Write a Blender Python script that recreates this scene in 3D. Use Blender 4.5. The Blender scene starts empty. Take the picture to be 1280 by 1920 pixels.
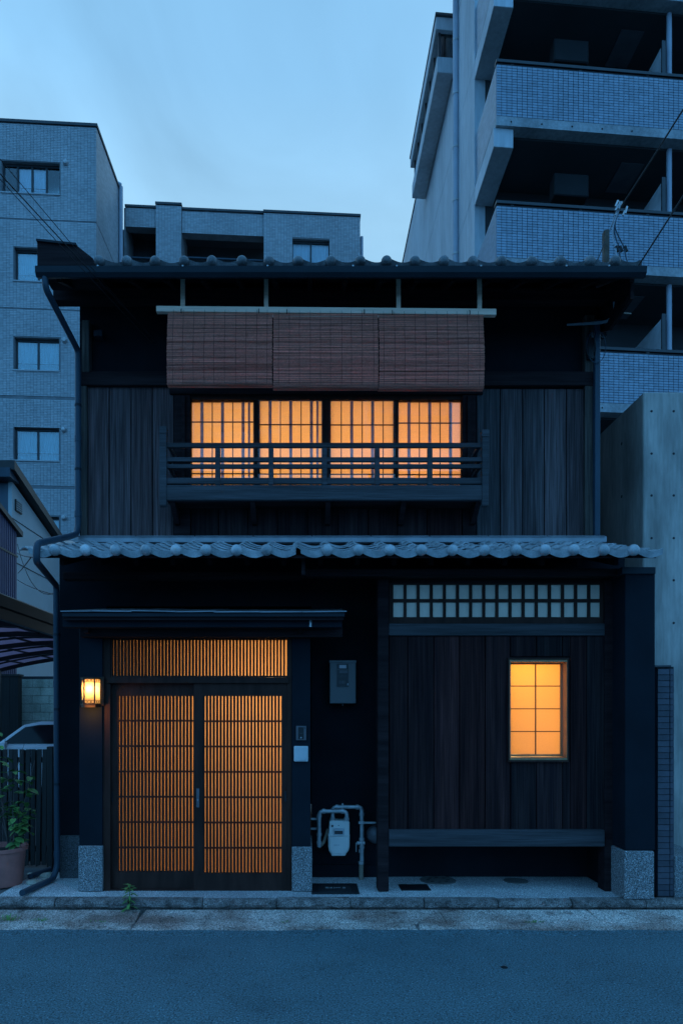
import bpy, bmesh, math, random
from mathutils import Vector, Matrix
random.seed(7)
R = random.Random(11)
S = bpy.context.scene
C = S.collection
PI = math.pi

# ------------------------------------------------------------------ camera
F, CX, CY, ZC = 1280.0, 580.0, 1340.0, 1.8      # focal length and principal point in photo pixels, eye height
cam = bpy.data.cameras.new('camera')
cam.sensor_fit = 'VERTICAL'; cam.sensor_height = 36; cam.sensor_width = 24
cam.lens = 24.0
cam.shift_x = (640 - CX) / 1920
cam.shift_y = (CY - 960) / 1920
cam.clip_start = 0.1; cam.clip_end = 10000
co = bpy.data.objects.new('camera', cam); C.objects.link(co)
co.location = (0, 0, ZC); co.rotation_euler = (math.radians(90), 0, 0)
S.camera = co

# ------------------------------------------------------------------ dusk sky
SUN_EL, SUN_ROT = math.radians(-2.0), 0.0   # the sun has set behind the house and the buildings beyond it
w = bpy.data.worlds.new('World'); S.world = w; w.use_nodes = True
nt = w.node_tree; bg = nt.nodes['Background']
sky = nt.nodes.new('ShaderNodeTexSky'); sky.sky_type = 'NISHITA'; sky.sun_disc = False
sky.sun_elevation = SUN_EL; sky.sun_rotation = SUN_ROT
tint = nt.nodes.new('ShaderNodeMix'); tint.data_type = 'RGBA'; tint.blend_type = 'MULTIPLY'
tint.inputs[0].default_value = 1.0
nt.links.new(sky.outputs[0], tint.inputs[6]); tint.inputs[7].default_value = (0.40, 0.80, 1.15, 1)   # cool white balance
tc = nt.nodes.new('ShaderNodeTexCoord')
sep = nt.nodes.new('ShaderNodeSeparateXYZ'); nt.links.new(tc.outputs['Generated'], sep.inputs[0])
ramp = nt.nodes.new('ShaderNodeValToRGB')        # thin blue-hour cloud: paler low down, deeper overhead
for i, (p, c) in enumerate(((0.0, (.42, .72, 1.0)), (.58, (.39, .71, .99)), (.68, (.29, .61, .94)), (.78, (.25, .56, .90)), (1.0, (.15, .55, 1.12)))):
    e = ramp.color_ramp.elements[i] if i < 2 else ramp.color_ramp.elements.new(p)
    e.position = p; e.color = (*[v / 3.64 for v in c], 1)
nt.links.new(sep.outputs[2], ramp.inputs[0])
mp = nt.nodes.new('ShaderNodeMapping')
mp.inputs['Scale'].default_value = (1.6, 2.2, 2.6); nt.links.new(tc.outputs['Generated'], mp.inputs[0])
nz = nt.nodes.new('ShaderNodeTexNoise'); nz.inputs['Scale'].default_value = 1.5; nz.inputs['Detail'].default_value = 7
nz.inputs['Roughness'].default_value = 0.5; nz.inputs['Distortion'].default_value = 0.5
nt.links.new(mp.outputs[0], nz.inputs['Vector'])
cr = nt.nodes.new('ShaderNodeMapRange'); cr.inputs[1].default_value = 0.36; cr.inputs[2].default_value = 0.7
cr.inputs[3].default_value = 0.86; cr.inputs[4].default_value = 1.2
nt.links.new(nz.outputs[0], cr.inputs[0])
both = nt.nodes.new('ShaderNodeMix'); both.data_type = 'RGBA'; both.inputs[0].default_value = 0.93
# away from the afterglow the thin cloud gives way to clear deep blue
clear = nt.nodes.new('ShaderNodeMix'); clear.data_type = 'RGBA'
az = nt.nodes.new('ShaderNodeMapRange'); az.interpolation_type = 'SMOOTHSTEP'
az.inputs[1].default_value = 0.55; az.inputs[2].default_value = -0.45; az.inputs[3].default_value = 0; az.inputs[4].default_value = 1
nt.links.new(sep.outputs[1], az.inputs[0]); nt.links.new(az.outputs[0], clear.inputs[0])
nt.links.new(ramp.outputs[0], clear.inputs[6]); clear.inputs[7].default_value = (.15 / 3.64, .61 / 3.64, 1.32 / 3.64, 1)
nt.links.new(tint.outputs[2], both.inputs[6]); nt.links.new(clear.outputs[2], both.inputs[7])
cl = nt.nodes.new('ShaderNodeVectorMath'); cl.operation = 'SCALE'
nt.links.new(both.outputs[2], cl.inputs[0]); nt.links.new(cr.outputs[0], cl.inputs['Scale'])
nt.links.new(cl.outputs[0], bg.inputs[0]); bg.inputs[1].default_value = 0.15
sl = bpy.data.lights.new('sun', 'SUN'); sl.energy = 0.01; sl.angle = math.radians(12); sl.color = (1, .8, .6)
so = bpy.data.objects.new('sun', sl); C.objects.link(so)
sd = Vector((math.sin(SUN_ROT) * math.cos(SUN_EL), math.cos(SUN_ROT) * math.cos(SUN_EL), math.sin(SUN_EL)))
so.rotation_euler = sd.to_track_quat('Z', 'Y').to_euler(); so.location = (0, 0, 30)
vs = S.view_settings
vs.view_transform = 'Standard'; vs.look = 'None'; vs.gamma = 1; vs.use_curve_mapping = False
vs.exposure = 4.6
EX = 2 ** vs.exposure

# ------------------------------------------------------------------ helpers
def X(px, Y): return (px - CX) / F * Y
def Z(py, Y): return ZC + (CY - py) / F * Y
def P(px, py, Y): return Vector((X(px, Y), Y, Z(py, Y)))

WL = {}          # world location of each object

def pm(name, base, rough=.7, base2=None, var=.3, scale=3, stretch=(1, 1, 1), fine=0, fscale=90, fstretch=None,
       bump=0, bscale=60, bstretch=None, rand=0, island=0, metallic=0, spec=.4, lo=.35, hi=.65, bdist=.01, rand2=None, speck=None):
    m = bpy.data.materials.new(name); m.use_nodes = True
    t = m.node_tree; N = t.nodes; L = t.links
    b = N['Principled BSDF']
    b.inputs['Roughness'].default_value = rough; b.inputs['Metallic'].default_value = metallic
    b.inputs['Specular IOR Level'].default_value = spec
    geo = N.new('ShaderNodeNewGeometry')
    def noise(sc, st, det=5, rgh=.55):
        mpn = N.new('ShaderNodeMapping'); mpn.inputs['Scale'].default_value = st
        L.new(geo.outputs['Position'], mpn.inputs[0])
        n = N.new('ShaderNodeTexNoise'); n.inputs['Scale'].default_value = sc
        n.inputs['Detail'].default_value = det; n.inputs['Roughness'].default_value = rgh
        L.new(mpn.outputs[0], n.inputs['Vector']); return n.outputs[0]
    def rng(s, a, bb, c, d):
        r = N.new('ShaderNodeMapRange')
        for i, v in enumerate((a, bb, c, d)): r.inputs[i + 1].default_value = v
        L.new(s, r.inputs[0]); return r.outputs[0]
    if base2 is None: base2 = tuple(c * (1 - var) for c in base)
    mx = N.new('ShaderNodeMix'); mx.data_type = 'RGBA'
    mx.inputs[6].default_value = (*base, 1); mx.inputs[7].default_value = (*base2, 1)
    L.new(rng(noise(scale, stretch), lo, hi, 0, 1), mx.inputs[0])
    col = mx.outputs[2]
    def mul(col, fac):
        v = N.new('ShaderNodeVectorMath'); v.operation = 'SCALE'
        L.new(col, v.inputs[0]); L.new(fac, v.inputs['Scale']); return v.outputs[0]
    oi = None
    if rand2:
        oi = N.new('ShaderNodeObjectInfo')
        m2 = N.new('ShaderNodeMix'); m2.data_type = 'RGBA'; m2.blend_type = 'MULTIPLY'
        L.new(oi.outputs['Random'], m2.inputs[0]); L.new(col, m2.inputs[6]); m2.inputs[7].default_value = (*rand2, 1)
        col = m2.outputs[2]
    if rand:
        oi = oi or N.new('ShaderNodeObjectInfo')
        ms = N.new('ShaderNodeMath'); ms.operation = 'MULTIPLY'; ms.inputs[1].default_value = 7.31
        fr = N.new('ShaderNodeMath'); fr.operation = 'FRACT'
        L.new(oi.outputs['Random'], ms.inputs[0]); L.new(ms.outputs[0], fr.inputs[0])
        col = mul(col, rng(fr.outputs[0], 0, 1, 1 - rand, 1 + rand))
    if island: col = mul(col, rng(geo.outputs['Random Per Island'], 0, 1, 1 - island, 1 + island))
    if fine: col = mul(col, rng(noise(fscale, fstretch or (1, 1, 1), 3, .6), .3, .7, 1 - fine, 1 + fine))
    for sc_, t0, t1, gain in (speck or ()):
        col = mul(col, rng(noise(sc_, (1, 1, 1), 2, .5), t0, t1, 1, gain))
    L.new(col, b.inputs['Base Color'])
    if bump:
        bn = N.new('ShaderNodeBump'); bn.inputs['Strength'].default_value = bump; bn.inputs['Distance'].default_value = bdist
        L.new(noise(bscale, bstretch or (1, 1, 1), 4), bn.inputs['Height']); L.new(bn.outputs[0], b.inputs['Normal'])
    return m

def lit_paper(name, col, diff):
    m = bpy.data.materials.new(name); m.use_nodes = True; t = m.node_tree; N = t.nodes; L = t.links
    N.remove(N['Principled BSDF']); out = N['Material Output']
    tr = N.new('ShaderNodeBsdfTranslucent'); tr.inputs[0].default_value = (*col, 1)
    df = N.new('ShaderNodeBsdfDiffuse'); df.inputs[0].default_value = (*diff, 1)
    geo = N.new('ShaderNodeNewGeometry')
    n = N.new('ShaderNodeTexNoise'); n.inputs['Scale'].default_value = 60; n.inputs['Detail'].default_value = 4
    L.new(geo.outputs['Position'], n.inputs['Vector'])
    r = N.new('ShaderNodeMapRange'); r.inputs[3].default_value = .93; r.inputs[4].default_value = 1.05
    L.new(n.outputs[0], r.inputs[0])
    v = N.new('ShaderNodeVectorMath'); v.operation = 'SCALE'; v.inputs[0].default_value = col
    L.new(r.outputs[0], v.inputs['Scale']); L.new(v.outputs[0], tr.inputs[0])
    ad = N.new('ShaderNodeAddShader'); L.new(tr.outputs[0], ad.inputs[0]); L.new(df.outputs[0], ad.inputs[1])
    L.new(ad.outputs[0], out.inputs[0]); return m

def clear_glass(name, tintc=(1, 1, 1), rough=.02, ior=1.5, boost=1.0):
    m = bpy.data.materials.new(name); m.use_nodes = True; t = m.node_tree; N = t.nodes; L = t.links
    N.remove(N['Principled BSDF']); out = N['Material Output']
    tr = N.new('ShaderNodeBsdfTransparent'); tr.inputs[0].default_value = (*tintc, 1)
    gl = N.new('ShaderNodeBsdfGlossy'); gl.inputs['Roughness'].default_value = rough
    fr = N.new('ShaderNodeFresnel'); fr.inputs[0].default_value = ior
    mm = N.new('ShaderNodeMath'); mm.operation = 'MULTIPLY'; mm.inputs[1].default_value = boost; mm.use_clamp = True
    L.new(fr.outputs[0], mm.inputs[0])
    mx = N.new('ShaderNodeMixShader'); L.new(mm.outputs[0], mx.inputs[0])
    L.new(tr.outputs[0], mx.inputs[1]); L.new(gl.outputs[0], mx.inputs[2]); L.new(mx.outputs[0], out.inputs[0]); return m

def emit(name, col, st):
    m = bpy.data.materials.new(name); m.use_nodes = True; t = m.node_tree; N = t.nodes
    b = N['Principled BSDF']; b.inputs['Base Color'].default_value = (.6, .55, .45, 1)
    b.inputs['Emission Color'].default_value = (*col, 1); b.inputs['Emission Strength'].default_value = st
    return m

class MB:
    def __init__(s): s.v = []; s.f = []; s.sm = []
    def add(s, vs, fs, smooth=False):
        o = len(s.v); s.v += [tuple(v) for v in vs]
        for f in fs: s.f.append([i + o for i in f]); s.sm.append(smooth)
        return s
    def hexa(s, p):     # p: 4 bottom (ccw from above), 4 top
        return s.add(p, [(3, 2, 1, 0), (4, 5, 6, 7), (0, 1, 5, 4), (1, 2, 6, 5), (2, 3, 7, 6), (3, 0, 4, 7)])
    def box(s, x0, x1, y0, y1, z0, z1):
        if x0 > x1: x0, x1 = x1, x0
        if z0 > z1: z0, z1 = z1, z0
        return s.hexa([(x0, y0, z0), (x1, y0, z0), (x1, y1, z0), (x0, y1, z0), (x0, y0, z1), (x1, y0, z1), (x1, y1, z1), (x0, y1, z1)])
    def pbox(s, a, b, c, d, Y, dep):     # front face read at distance Y, real depth dep behind it
        return s.box(X(a, Y), X(c, Y), Y, Y + dep, Z(d, Y), Z(b, Y))
    def tube(s, pts, r, n=8, cap=True):
        pts = [Vector(p) for p in pts]
        rs = r if isinstance(r, (list, tuple)) else [r] * len(pts)
        ring = []; prev = None
        for i, p in enumerate(pts):
            d = ((pts[min(i + 1, len(pts) - 1)] - p).normalized() + (p - pts[max(i - 1, 0)]).normalized())
            d = d.normalized() if d.length > 1e-6 else Vector((0, 0, 1))
            if prev is None:
                u = d.orthogonal().normalized()
            else:
                u = (prev - d * prev.dot(d)); u = u.normalized() if u.length > 1e-6 else d.orthogonal().normalized()
            prev = u; vv = d.cross(u)
            ring.append([p + (u * math.cos(2 * PI * k / n) + vv * math.sin(2 * PI * k / n)) * rs[i] for k in range(n)])
        vs = [q for rg in ring for q in rg]; fs = []
        for i in range(len(pts) - 1):
            for k in range(n):
                a = i * n + k; b = i * n + (k + 1) % n
                fs.append((a, b, b + n, a + n))
        s.add(vs, fs, True)
        if cap:
            s.add(ring[0], [tuple(range(n))[::-1]]); s.add(ring[-1], [tuple(range(n))])
        return s
    def lathe(s, prof, c, axis='z', n=20, sx=1, sy=1):   # prof: (radius, height)
        vs = []; fs = []
        for r, h in prof:
            for k in range(n):
                a = 2 * PI * k / n; u, v = r * math.cos(a) * sx, r * math.sin(a) * sy
                q = {'z': (u, v, h), 'y': (u, h, -v), 'x': (h, u, v)}[axis]
                vs.append((c[0] + q[0], c[1] + q[1], c[2] + q[2]))
        for i in range(len(prof) - 1):
            for k in range(n):
                a = i * n + k; b = i * n + (k + 1) % n
                fs.append((a, b, b + n, a + n))
        s.add(vs, fs, True)
        if prof[0][0] > 1e-5: s.add(vs[:n], [tuple(range(n))[::-1]])
        if prof[-1][0] > 1e-5: s.add(vs[-n:], [tuple(range(n))])
        return s
    def prism(s, poly, axis, a, b):      # axis 'x': poly of (y,z); 'y': poly of (x,z); 'z': poly of (x,y)
        def q(p, t): return {'x': (t, p[0], p[1]), 'y': (p[0], t, p[1]), 'z': (p[0], p[1], t)}[axis]
        n = len(poly); vs = [q(p, a) for p in poly] + [q(p, b) for p in poly]
        fs = [tuple(range(n)), tuple(range(n, 2 * n))[::-1]] + [((i + 1) % n, i, i + n, (i + 1) % n + n) for i in range(n)]
        return s.add(vs, fs)
    def build(s, name, m, parent=None, bevel=0, kind=None, fix=True):
        xs = list(zip(*s.v)); c = Vector([(min(q) + max(q)) / 2 for q in xs])
        me = bpy.data.meshes.new(name)
        me.from_pydata([(v[0] - c[0], v[1] - c[1], v[2] - c[2]) for v in s.v], [], s.f)
        me.polygons.foreach_set('use_smooth', s.sm)
        if bevel or fix:
            bm = bmesh.new(); bm.from_mesh(me)
            if fix: bmesh.ops.recalc_face_normals(bm, faces=bm.faces)
            if bevel:
                es = [e for e in bm.edges if len(e.link_faces) == 2 and e.calc_face_angle(0) > .6]
                bmesh.ops.bevel(bm, geom=es, offset=bevel, segments=1, affect='EDGES', clamp_overlap=True)
            bm.to_mesh(me); bm.free()
        if any(s.sm): me.set_sharp_from_angle(angle=math.radians(40))
        me.materials.append(m)
        o = bpy.data.objects.new(name, me); C.objects.link(o)
        place(o, c, parent)
        if kind: o['kind'] = kind
        return o

def place(o, c, parent=None):
    c = Vector(c); WL[o.name] = c
    if parent is not None: o.parent = parent; o.location = c - WL[parent.name]
    else: o.location = c
def tag(o, label, cat, group=None):
    o['label'] = label; o['category'] = cat
    if group: o['group'] = group
    return o
def thing(name, label, cat, loc, group=None):
    o = bpy.data.objects.new(name, None); C.objects.link(o); o.empty_display_size = .2
    place(o, loc); return tag(o, label, cat, group)
def inst(src, name, c, parent, rot=None, scale=None):
    o = src.copy(); o.name = name; C.objects.link(o); o.parent = None
    place(o, c, parent)
    if rot: o.rotation_euler = rot
    if scale: o.scale = scale
    return o
def one(name, m, parent, *a, bevel=0):      # one box read from the photo, as one part
    return MB().pbox(*a).build(name, m, parent, bevel)
def arc(p, q, r, axis_pt, n=6): ...
def smooth_path(pts, rad=.06, n=5):
    """round the corners of a polyline, as bent pipe has"""
    pts = [Vector(p) for p in pts]; out = [pts[0]]
    for i in range(1, len(pts) - 1):
        a, b, c = pts[i - 1], pts[i], pts[i + 1]
        r = min(rad, (a - b).length * .45, (c - b).length * .45)
        p0 = b + (a - b).normalized() * r; p1 = b + (c - b).normalized() * r
        for k in range(n + 1):
            t = k / n; out.append(p0 * (1 - t) ** 2 + b * 2 * t * (1 - t) + p1 * t * t)
    out.append(pts[-1]); return out
def sag(a, b, s, n=14):
    a, b = Vector(a), Vector(b)
    return [a.lerp(b, i / n) - Vector((0, 0, s * 4 * (i / n) * (1 - i / n))) for i in range(n + 1)]
def rects(x0, x1, z0, z1, holes):
    """split a wall into rectangles round its openings"""
    zs = sorted({z0, z1, *[h[2] for h in holes], *[h[3] for h in holes]}); zs = [z for z in zs if z0 <= z <= z1]
    out = []
    for a, b in zip(zs, zs[1:]):
        mid = (a + b) / 2; cur = x0
        for h in sorted(h for h in holes if h[2] < mid < h[3]):
            if h[0] > cur: out.append((cur, h[0], a, b))
            cur = max(cur, h[1])
        if cur < x1: out.append((cur, x1, a, b))
    return out

# ------------------------------------------------------------------ materials
M = {}
M['plaster'] = pm('black_plaster', (.013, .015, .019), .9, var=.3, scale=2.2, bump=.12, bscale=40, spec=.06)
M['plaster_blue'] = pm('dark_painted_pillar', (.012, .018, .025), .8, var=.3, scale=1.6, bump=.08, bscale=30, spec=.10)
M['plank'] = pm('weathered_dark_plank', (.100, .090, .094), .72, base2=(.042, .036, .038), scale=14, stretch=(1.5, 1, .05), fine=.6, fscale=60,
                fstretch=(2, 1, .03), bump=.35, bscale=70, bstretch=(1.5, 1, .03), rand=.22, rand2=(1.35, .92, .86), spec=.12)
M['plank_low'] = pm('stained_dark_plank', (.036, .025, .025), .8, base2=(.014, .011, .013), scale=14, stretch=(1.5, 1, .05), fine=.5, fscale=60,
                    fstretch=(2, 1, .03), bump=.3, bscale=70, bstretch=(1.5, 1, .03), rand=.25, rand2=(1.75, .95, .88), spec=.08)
M['beam'] = pm('dark_timber', (.034, .021, .022), .75, base2=(.016, .010, .011), scale=10, stretch=(.08, 1, 1.5), fine=.3, fscale=50, fstretch=(.05, 1, 2), bump=.25, bscale=60, bstretch=(.05, 1, 2), spec=.08)
M['frame'] = pm('dark_door_timber', (.055, .026, .020), .6, var=.4, scale=12, stretch=(1, 1, .2), bump=.15, bscale=60, bstretch=(1, 1, .05), spec=.12)
M['balcony'] = pm('grey_brown_balcony_timber', (.075, .072, .078), .7, base2=(.048, .045, .048), scale=12, stretch=(.08, 1, 1.5), fine=.25, fscale=60, fstretch=(.05, 1, 1.5), bump=.2, bscale=60, bstretch=(.05, 1, 1.5), rand=.12, spec=.15)
M['old_wood'] = pm('weathered_post', (.10, .075, .06), .8, base2=(.03, .024, .022), scale=16, stretch=(2, 1, .08), fine=.4, fscale=60, fstretch=(2, 1, .05), bump=.4, bscale=60, bstretch=(2, 1, .05))
M['pale_wood'] = pm('planed_pale_wood', (.92, .62, .46), .6, var=.2, scale=10, stretch=(.1, 1, 2), fine=.1, fscale=60, fstretch=(.05, 1, 2))
M['frame_pale'] = pm('window_pine', (.40, .24, .12), .55, var=.25, scale=14, stretch=(2, 1, .15))
M['muntin'] = pm('dark_muntin', (.05, .045, .045), .6, var=.2, scale=20)
M['slat_grey'] = pm('blue_grey_slat', (.70, .60, .62), .7, var=.2, scale=20)
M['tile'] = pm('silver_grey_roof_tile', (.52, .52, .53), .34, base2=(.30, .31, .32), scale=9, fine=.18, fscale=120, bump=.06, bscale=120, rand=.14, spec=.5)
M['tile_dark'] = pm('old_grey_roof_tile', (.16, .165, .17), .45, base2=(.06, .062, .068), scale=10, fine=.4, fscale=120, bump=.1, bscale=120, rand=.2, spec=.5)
M['gutter'] = pm('dark_gutter_metal', (.014, .022, .030), .55, var=.25, scale=3, spec=.2)
M['pipe'] = pm('blue_grey_downpipe', (.030, .055, .080), .5, var=.25, scale=4, stretch=(1, 1, .3), spec=.3)
M['pvc'] = pm('pale_pvc_pipe', (.42, .44, .50), .5, var=.15, scale=2)
M['sheet'] = pm('dull_sheet_metal', (.30, .31, .33), .42, var=.3, scale=5, metallic=.3, bump=.05, bscale=12, rand=.1)
M['paper'] = lit_paper('lit_shoji_paper', (.88, .72, .52), (.05, .045, .04))
M['frost'] = lit_paper('lit_frosted_glass', (.85, .68, .48), (.03, .03, .03))
M['white_pane'] = pm('unlit_white_pane', (.95, .72, .56), .5, var=.12, scale=3, rand=.05)
M['glass'] = clear_glass('window_glass', (.97, .98, 1), .02, 1.5, 1.4)
M['glass_dark'] = clear_glass('tinted_glass', (.84, .95, .97), .03, 1.55, 3.0)
M['reed'] = pm('dark_bamboo_reed', (.60, .225, .165), .65, base2=(.24, .095, .065), scale=10, stretch=(.3, 1, 30), island=.75, fine=.25, fscale=60, spec=.15)
def add_translucent(m, col):
    t = m.node_tree; N = t.nodes; L = t.links; b = N['Principled BSDF']; out = N['Material Output']
    tr = N.new('ShaderNodeBsdfTranslucent'); tr.inputs[0].default_value = (*col, 1)
    ad = N.new('ShaderNodeAddShader'); L.new(b.outputs[0], ad.inputs[0]); L.new(tr.outputs[0], ad.inputs[1]); L.new(ad.outputs[0], out.inputs[0])
add_translucent(M['reed'], (.34, .17, .11))
M['cord'] = pm('black_cord', (.02, .02, .02), .8)
M['aggr'] = pm('exposed_aggregate', (.56, .54, .52), .7, base2=(.36, .35, .35), scale=1.5, fine=1.1, fscale=120, bump=.6, bscale=90, bdist=.008, speck=((75, .56, .66, 1.7), (70, .58, .66, .5)))
M['plinth'] = pm('speckled_stone_plinth', (.27, .265, .265), .6, base2=(.12, .12, .12), scale=60, fine=1.2, fscale=150, bump=.5, bscale=130, bdist=.006, speck=((95, .55, .64, 2.0), (85, .56, .64, .4)))
M['plinth_dark'] = pm('dark_speckled_plinth', (.085, .085, .09), .65, base2=(.05, .05, .05), scale=60, fine=1.2, fscale=130, bump=.5, bscale=130, bdist=.006)
M['kerb'] = pm('worn_kerb_concrete', (.30, .26, .24), .9, base2=(.10, .085, .078), scale=9, lo=.35, hi=.65, fine=.9, fscale=95, bump=1, bscale=75, bdist=.022, rand=.12)
M['slab'] = pm('gutter_slab_concrete', (.56, .47, .41), .85, base2=(.24, .155, .125), scale=1.9, lo=.4, hi=.62, fine=1.0, fscale=85, bump=.9, bscale=60, bdist=.008, rand=.08, speck=((55, .60, .70, 1.6), (38, .60, .68, .5), (6, .60, .68, .6)))
M['asphalt'] = pm('asphalt', (.095, .168, .188), .85, base2=(.070, .128, .146), scale=1.1, lo=.3, hi=.75, fine=.8, fscale=85, bump=.9, bscale=130, bdist=.010, spec=.35, speck=((62, .60, .70, 1.9), (48, .60, .68, .45), (1.6, .52, .75, .82), (9, .58, .7, .85)))
M['ground'] = pm('ground', (.10, .095, .09), .9, scale=.5, fine=.3, fscale=40)
M['yard'] = pm('yard_concrete', (.16, .155, .15), .9, var=.4, scale=2, fine=.4, fscale=90)
M['concrete'] = pm('board_marked_concrete', (.52, .46, .41), .85, base2=(.25, .225, .20), lo=.36, hi=.66, scale=2.4, stretch=(1, 1, .35), fine=.14, fscale=14, fstretch=(2.5, 2.5, .3), bump=.2, bscale=20, bstretch=(3, 3, .15))
M['tower_conc'] = pm('tower_concrete', (.60, .61, .63), .8, var=.22, scale=.9, stretch=(1, 1, .3), fine=.12, fscale=12, fstretch=(1, 1, .15))
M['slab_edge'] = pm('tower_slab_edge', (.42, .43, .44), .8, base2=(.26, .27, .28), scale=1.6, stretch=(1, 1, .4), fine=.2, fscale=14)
M['tower_dark'] = pm('recess_shade', (.055, .055, .058), .8, var=.2, scale=1)  # concrete made dark so the colour carries the shade of the recesses
M['tower_tile'] = pm('grey_tower_tile', (.28, .345, .42), .4, var=.12, scale=1, island=.14, spec=.5)
M['joint'] = pm('dark_joint_mortar', (.045, .045, .05), .9)
M['ltile'] = pm('grey_brown_facade_tile', (.44, .45, .46), .55, base2=(.36, .37, .38), scale=.6, island=.13)
M['ljoint'] = pm('facade_mortar', (.22, .23, .24), .9)
M['coping'] = pm('dark_metal_coping', (.06, .065, .07), .5)
M['alu'] = pm('dark_window_aluminium', (.03, .033, .038), .45, spec=.5)
M['curtain'] = pm('pale_curtain', (.58, .86, .95), .8, var=.25, scale=6, stretch=(6, 6, .3))
M['void'] = pm('dark_room', (.02, .02, .022), .9)
M['cream'] = pm('cream_siding', (.52, .54, .54), .75, var=.15, scale=.8)
M['purple'] = pm('purple_corrugated_siding', (.12, .095, .16), .6, var=.2, scale=.8)
M['bluewall'] = pm('blue_grey_siding', (.07, .10, .13), .6, var=.2, scale=1.2)
def poly_sheet(name, tr_col, tl_col):
    m = bpy.data.materials.new(name); m.use_nodes = True; t = m.node_tree; N = t.nodes; L = t.links
    N.remove(N['Principled BSDF']); out = N['Material Output']
    a = N.new('ShaderNodeBsdfTransparent'); a.inputs[0].default_value = (*tr_col, 1)
    b = N.new('ShaderNodeBsdfTranslucent'); b.inputs[0].default_value = (*tl_col, 1)
    g = N.new('ShaderNodeBsdfGlossy'); g.inputs['Roughness'].default_value = .3; g.inputs[0].default_value = (.05, .05, .06, 1)
    x = N.new('ShaderNodeAddShader'); y = N.new('ShaderNodeAddShader')
    L.new(a.outputs[0], x.inputs[0]); L.new(b.outputs[0], x.inputs[1]); L.new(x.outputs[0], y.inputs[0]); L.new(g.outputs[0], y.inputs[1])
    L.new(y.outputs[0], out.inputs[0]); return m
M['poly'] = poly_sheet('violet_polycarbonate', (.14, .11, .15), (.36, .25, .27))
M['alum_dark'] = pm('carport_bronze_metal', (.022, .021, .021), .5, spec=.4)
M['block'] = pm('mossy_block', (.62, .58, .48), .85, base2=(.28, .28, .22), scale=2, stretch=(1, 1, .5), fine=.25, fscale=40, rand=.12)
M['carpaint'] = pm('white_car_paint', (.85, .84, .84), .2, var=.05, spec=.6)
M['rubber'] = pm('tyre_rubber', (.02, .02, .02), .8)
M['chrome'] = pm('bright_metal', (.55, .55, .56), .3, metallic=.9)
M['fence'] = pm('dark_fence_wood', (.03, .026, .024), .8, var=.4, scale=14, stretch=(2, 1, .1), rand=.25)
M['terra'] = pm('faded_terracotta', (.46, .165, .135), .75, base2=(.33, .125, .105), scale=6)
M['soil'] = pm('soil', (.03, .025, .02), .95, bump=.8, bscale=60)
M['leaf'] = pm('green_leaf', (.13, .28, .07), .5, base2=(.07, .17, .05), scale=20, rand=.35, spec=.4)
M['weed'] = pm('weed_leaf', (.17, .34, .09), .55, base2=(.10, .22, .06), scale=30, rand=.3)
M['stem'] = pm('plant_stem', (.09, .07, .06), .8)
M['meter'] = pm('pale_meter_enamel', (.72, .70, .66), .45, var=.1, scale=5)
M['galv'] = pm('galvanised_pipe', (.50, .50, .50), .4, var=.3, scale=14, metallic=.35)
M['beige'] = pm('beige_conduit', (.30, .24, .18), .6)
M['boxgrey'] = pm('taupe_meter_box', (.16, .155, .155), .45, var=.06, scale=3)
M['white_pl'] = pm('white_plastic', (.62, .64, .66), .35)
M['white_edge'] = pm('pale_plastic_rim', (.8, .8, .8), .35)
M['black_pl'] = pm('black_plastic', (.015, .015, .017), .3)
M['grey_pl'] = pm('grey_plastic', (.14, .13, .14), .4)
M['iron'] = pm('cast_iron', (.022, .024, .028), .55, fine=.3, fscale=80, metallic=.3)
M['cover'] = pm('manhole_plate', (.16, .155, .145), .7, var=.25, scale=9, fine=.3, fscale=80)
M['brass'] = pm('lamp_bronze', (.06, .035, .02), .45, metallic=.5)
M['lantern_paper'] = lit_paper('lantern_paper', (.85, .74, .55), (.04, .03, .02))
M['lampglow'] = emit('lamp_paper', (1, .70, .33), 2.1 / EX * 1.0)
M['lampglow2'] = emit('lamp_paper_dim', (1, .62, .30), 1.5 / EX)
M['room'] = pm('warm_room_wall', (.62, .52, .40), .9)
M['brickt'] = pm('grey_violet_brick', (.085, .085, .105), .6, var=.2, scale=12, rand=.18)
M['wire'] = pm('black_cable', (.012, .012, .014), .6)
M['wire_pale'] = pm('pale_cable', (.35, .40, .45), .5)
M['rust_post'] = pm('weathered_bracket', (.17, .13, .10), .8, base2=(.07, .045, .03), scale=9, stretch=(1, 1, .6))

# ------------------------------------------------------------------ ground, road, kerb
def struct(o): o['kind'] = 'structure'; return o
struct(MB().add([(-6000, -6000, -.03), (6000, -6000, -.03), (6000, 6000, -.03), (-6000, 6000, -.03)], [(0, 1, 2, 3)]).build('ground', M['ground']))
road = MB()
rx = [-60, -13] + [-12.5 + k * .09 for k in range(278)] + [13, 60]      # the asphalt ends in a ragged lip against the gutter
ry = random.Random(3); edge = [5.705 + ry.uniform(-.012, .012) + .012 * math.sin(x * 1.9) + .008 * math.sin(x * 5.3) for x in rx]
n_ = len(rx)
road.add([(x, -6, 0) for x in rx] + [(x, 5.52, 0) for x in rx] + [(x, e - .03, .011) for x, e in zip(rx, edge)] + [(x, e, .002) for x, e in zip(rx, edge)],
         [(r_ * n_ + i, r_ * n_ + i + 1, (r_ + 1) * n_ + i + 1, (r_ + 1) * n_ + i) for r_ in range(3) for i in range(n_ - 1)])
struct(road.build('road', M['asphalt']))
ZP = .115                                   # level of the paved forecourt
struct(MB().box(-2.9, 3.16, 6.285, 7.3, -.02, ZP).build('forecourt', M['aggr']))
yardm = MB().box(-30, -2.9, 6.19, 21, -.02, .10)
struct(yardm.build('yard', M['yard']))
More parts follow.
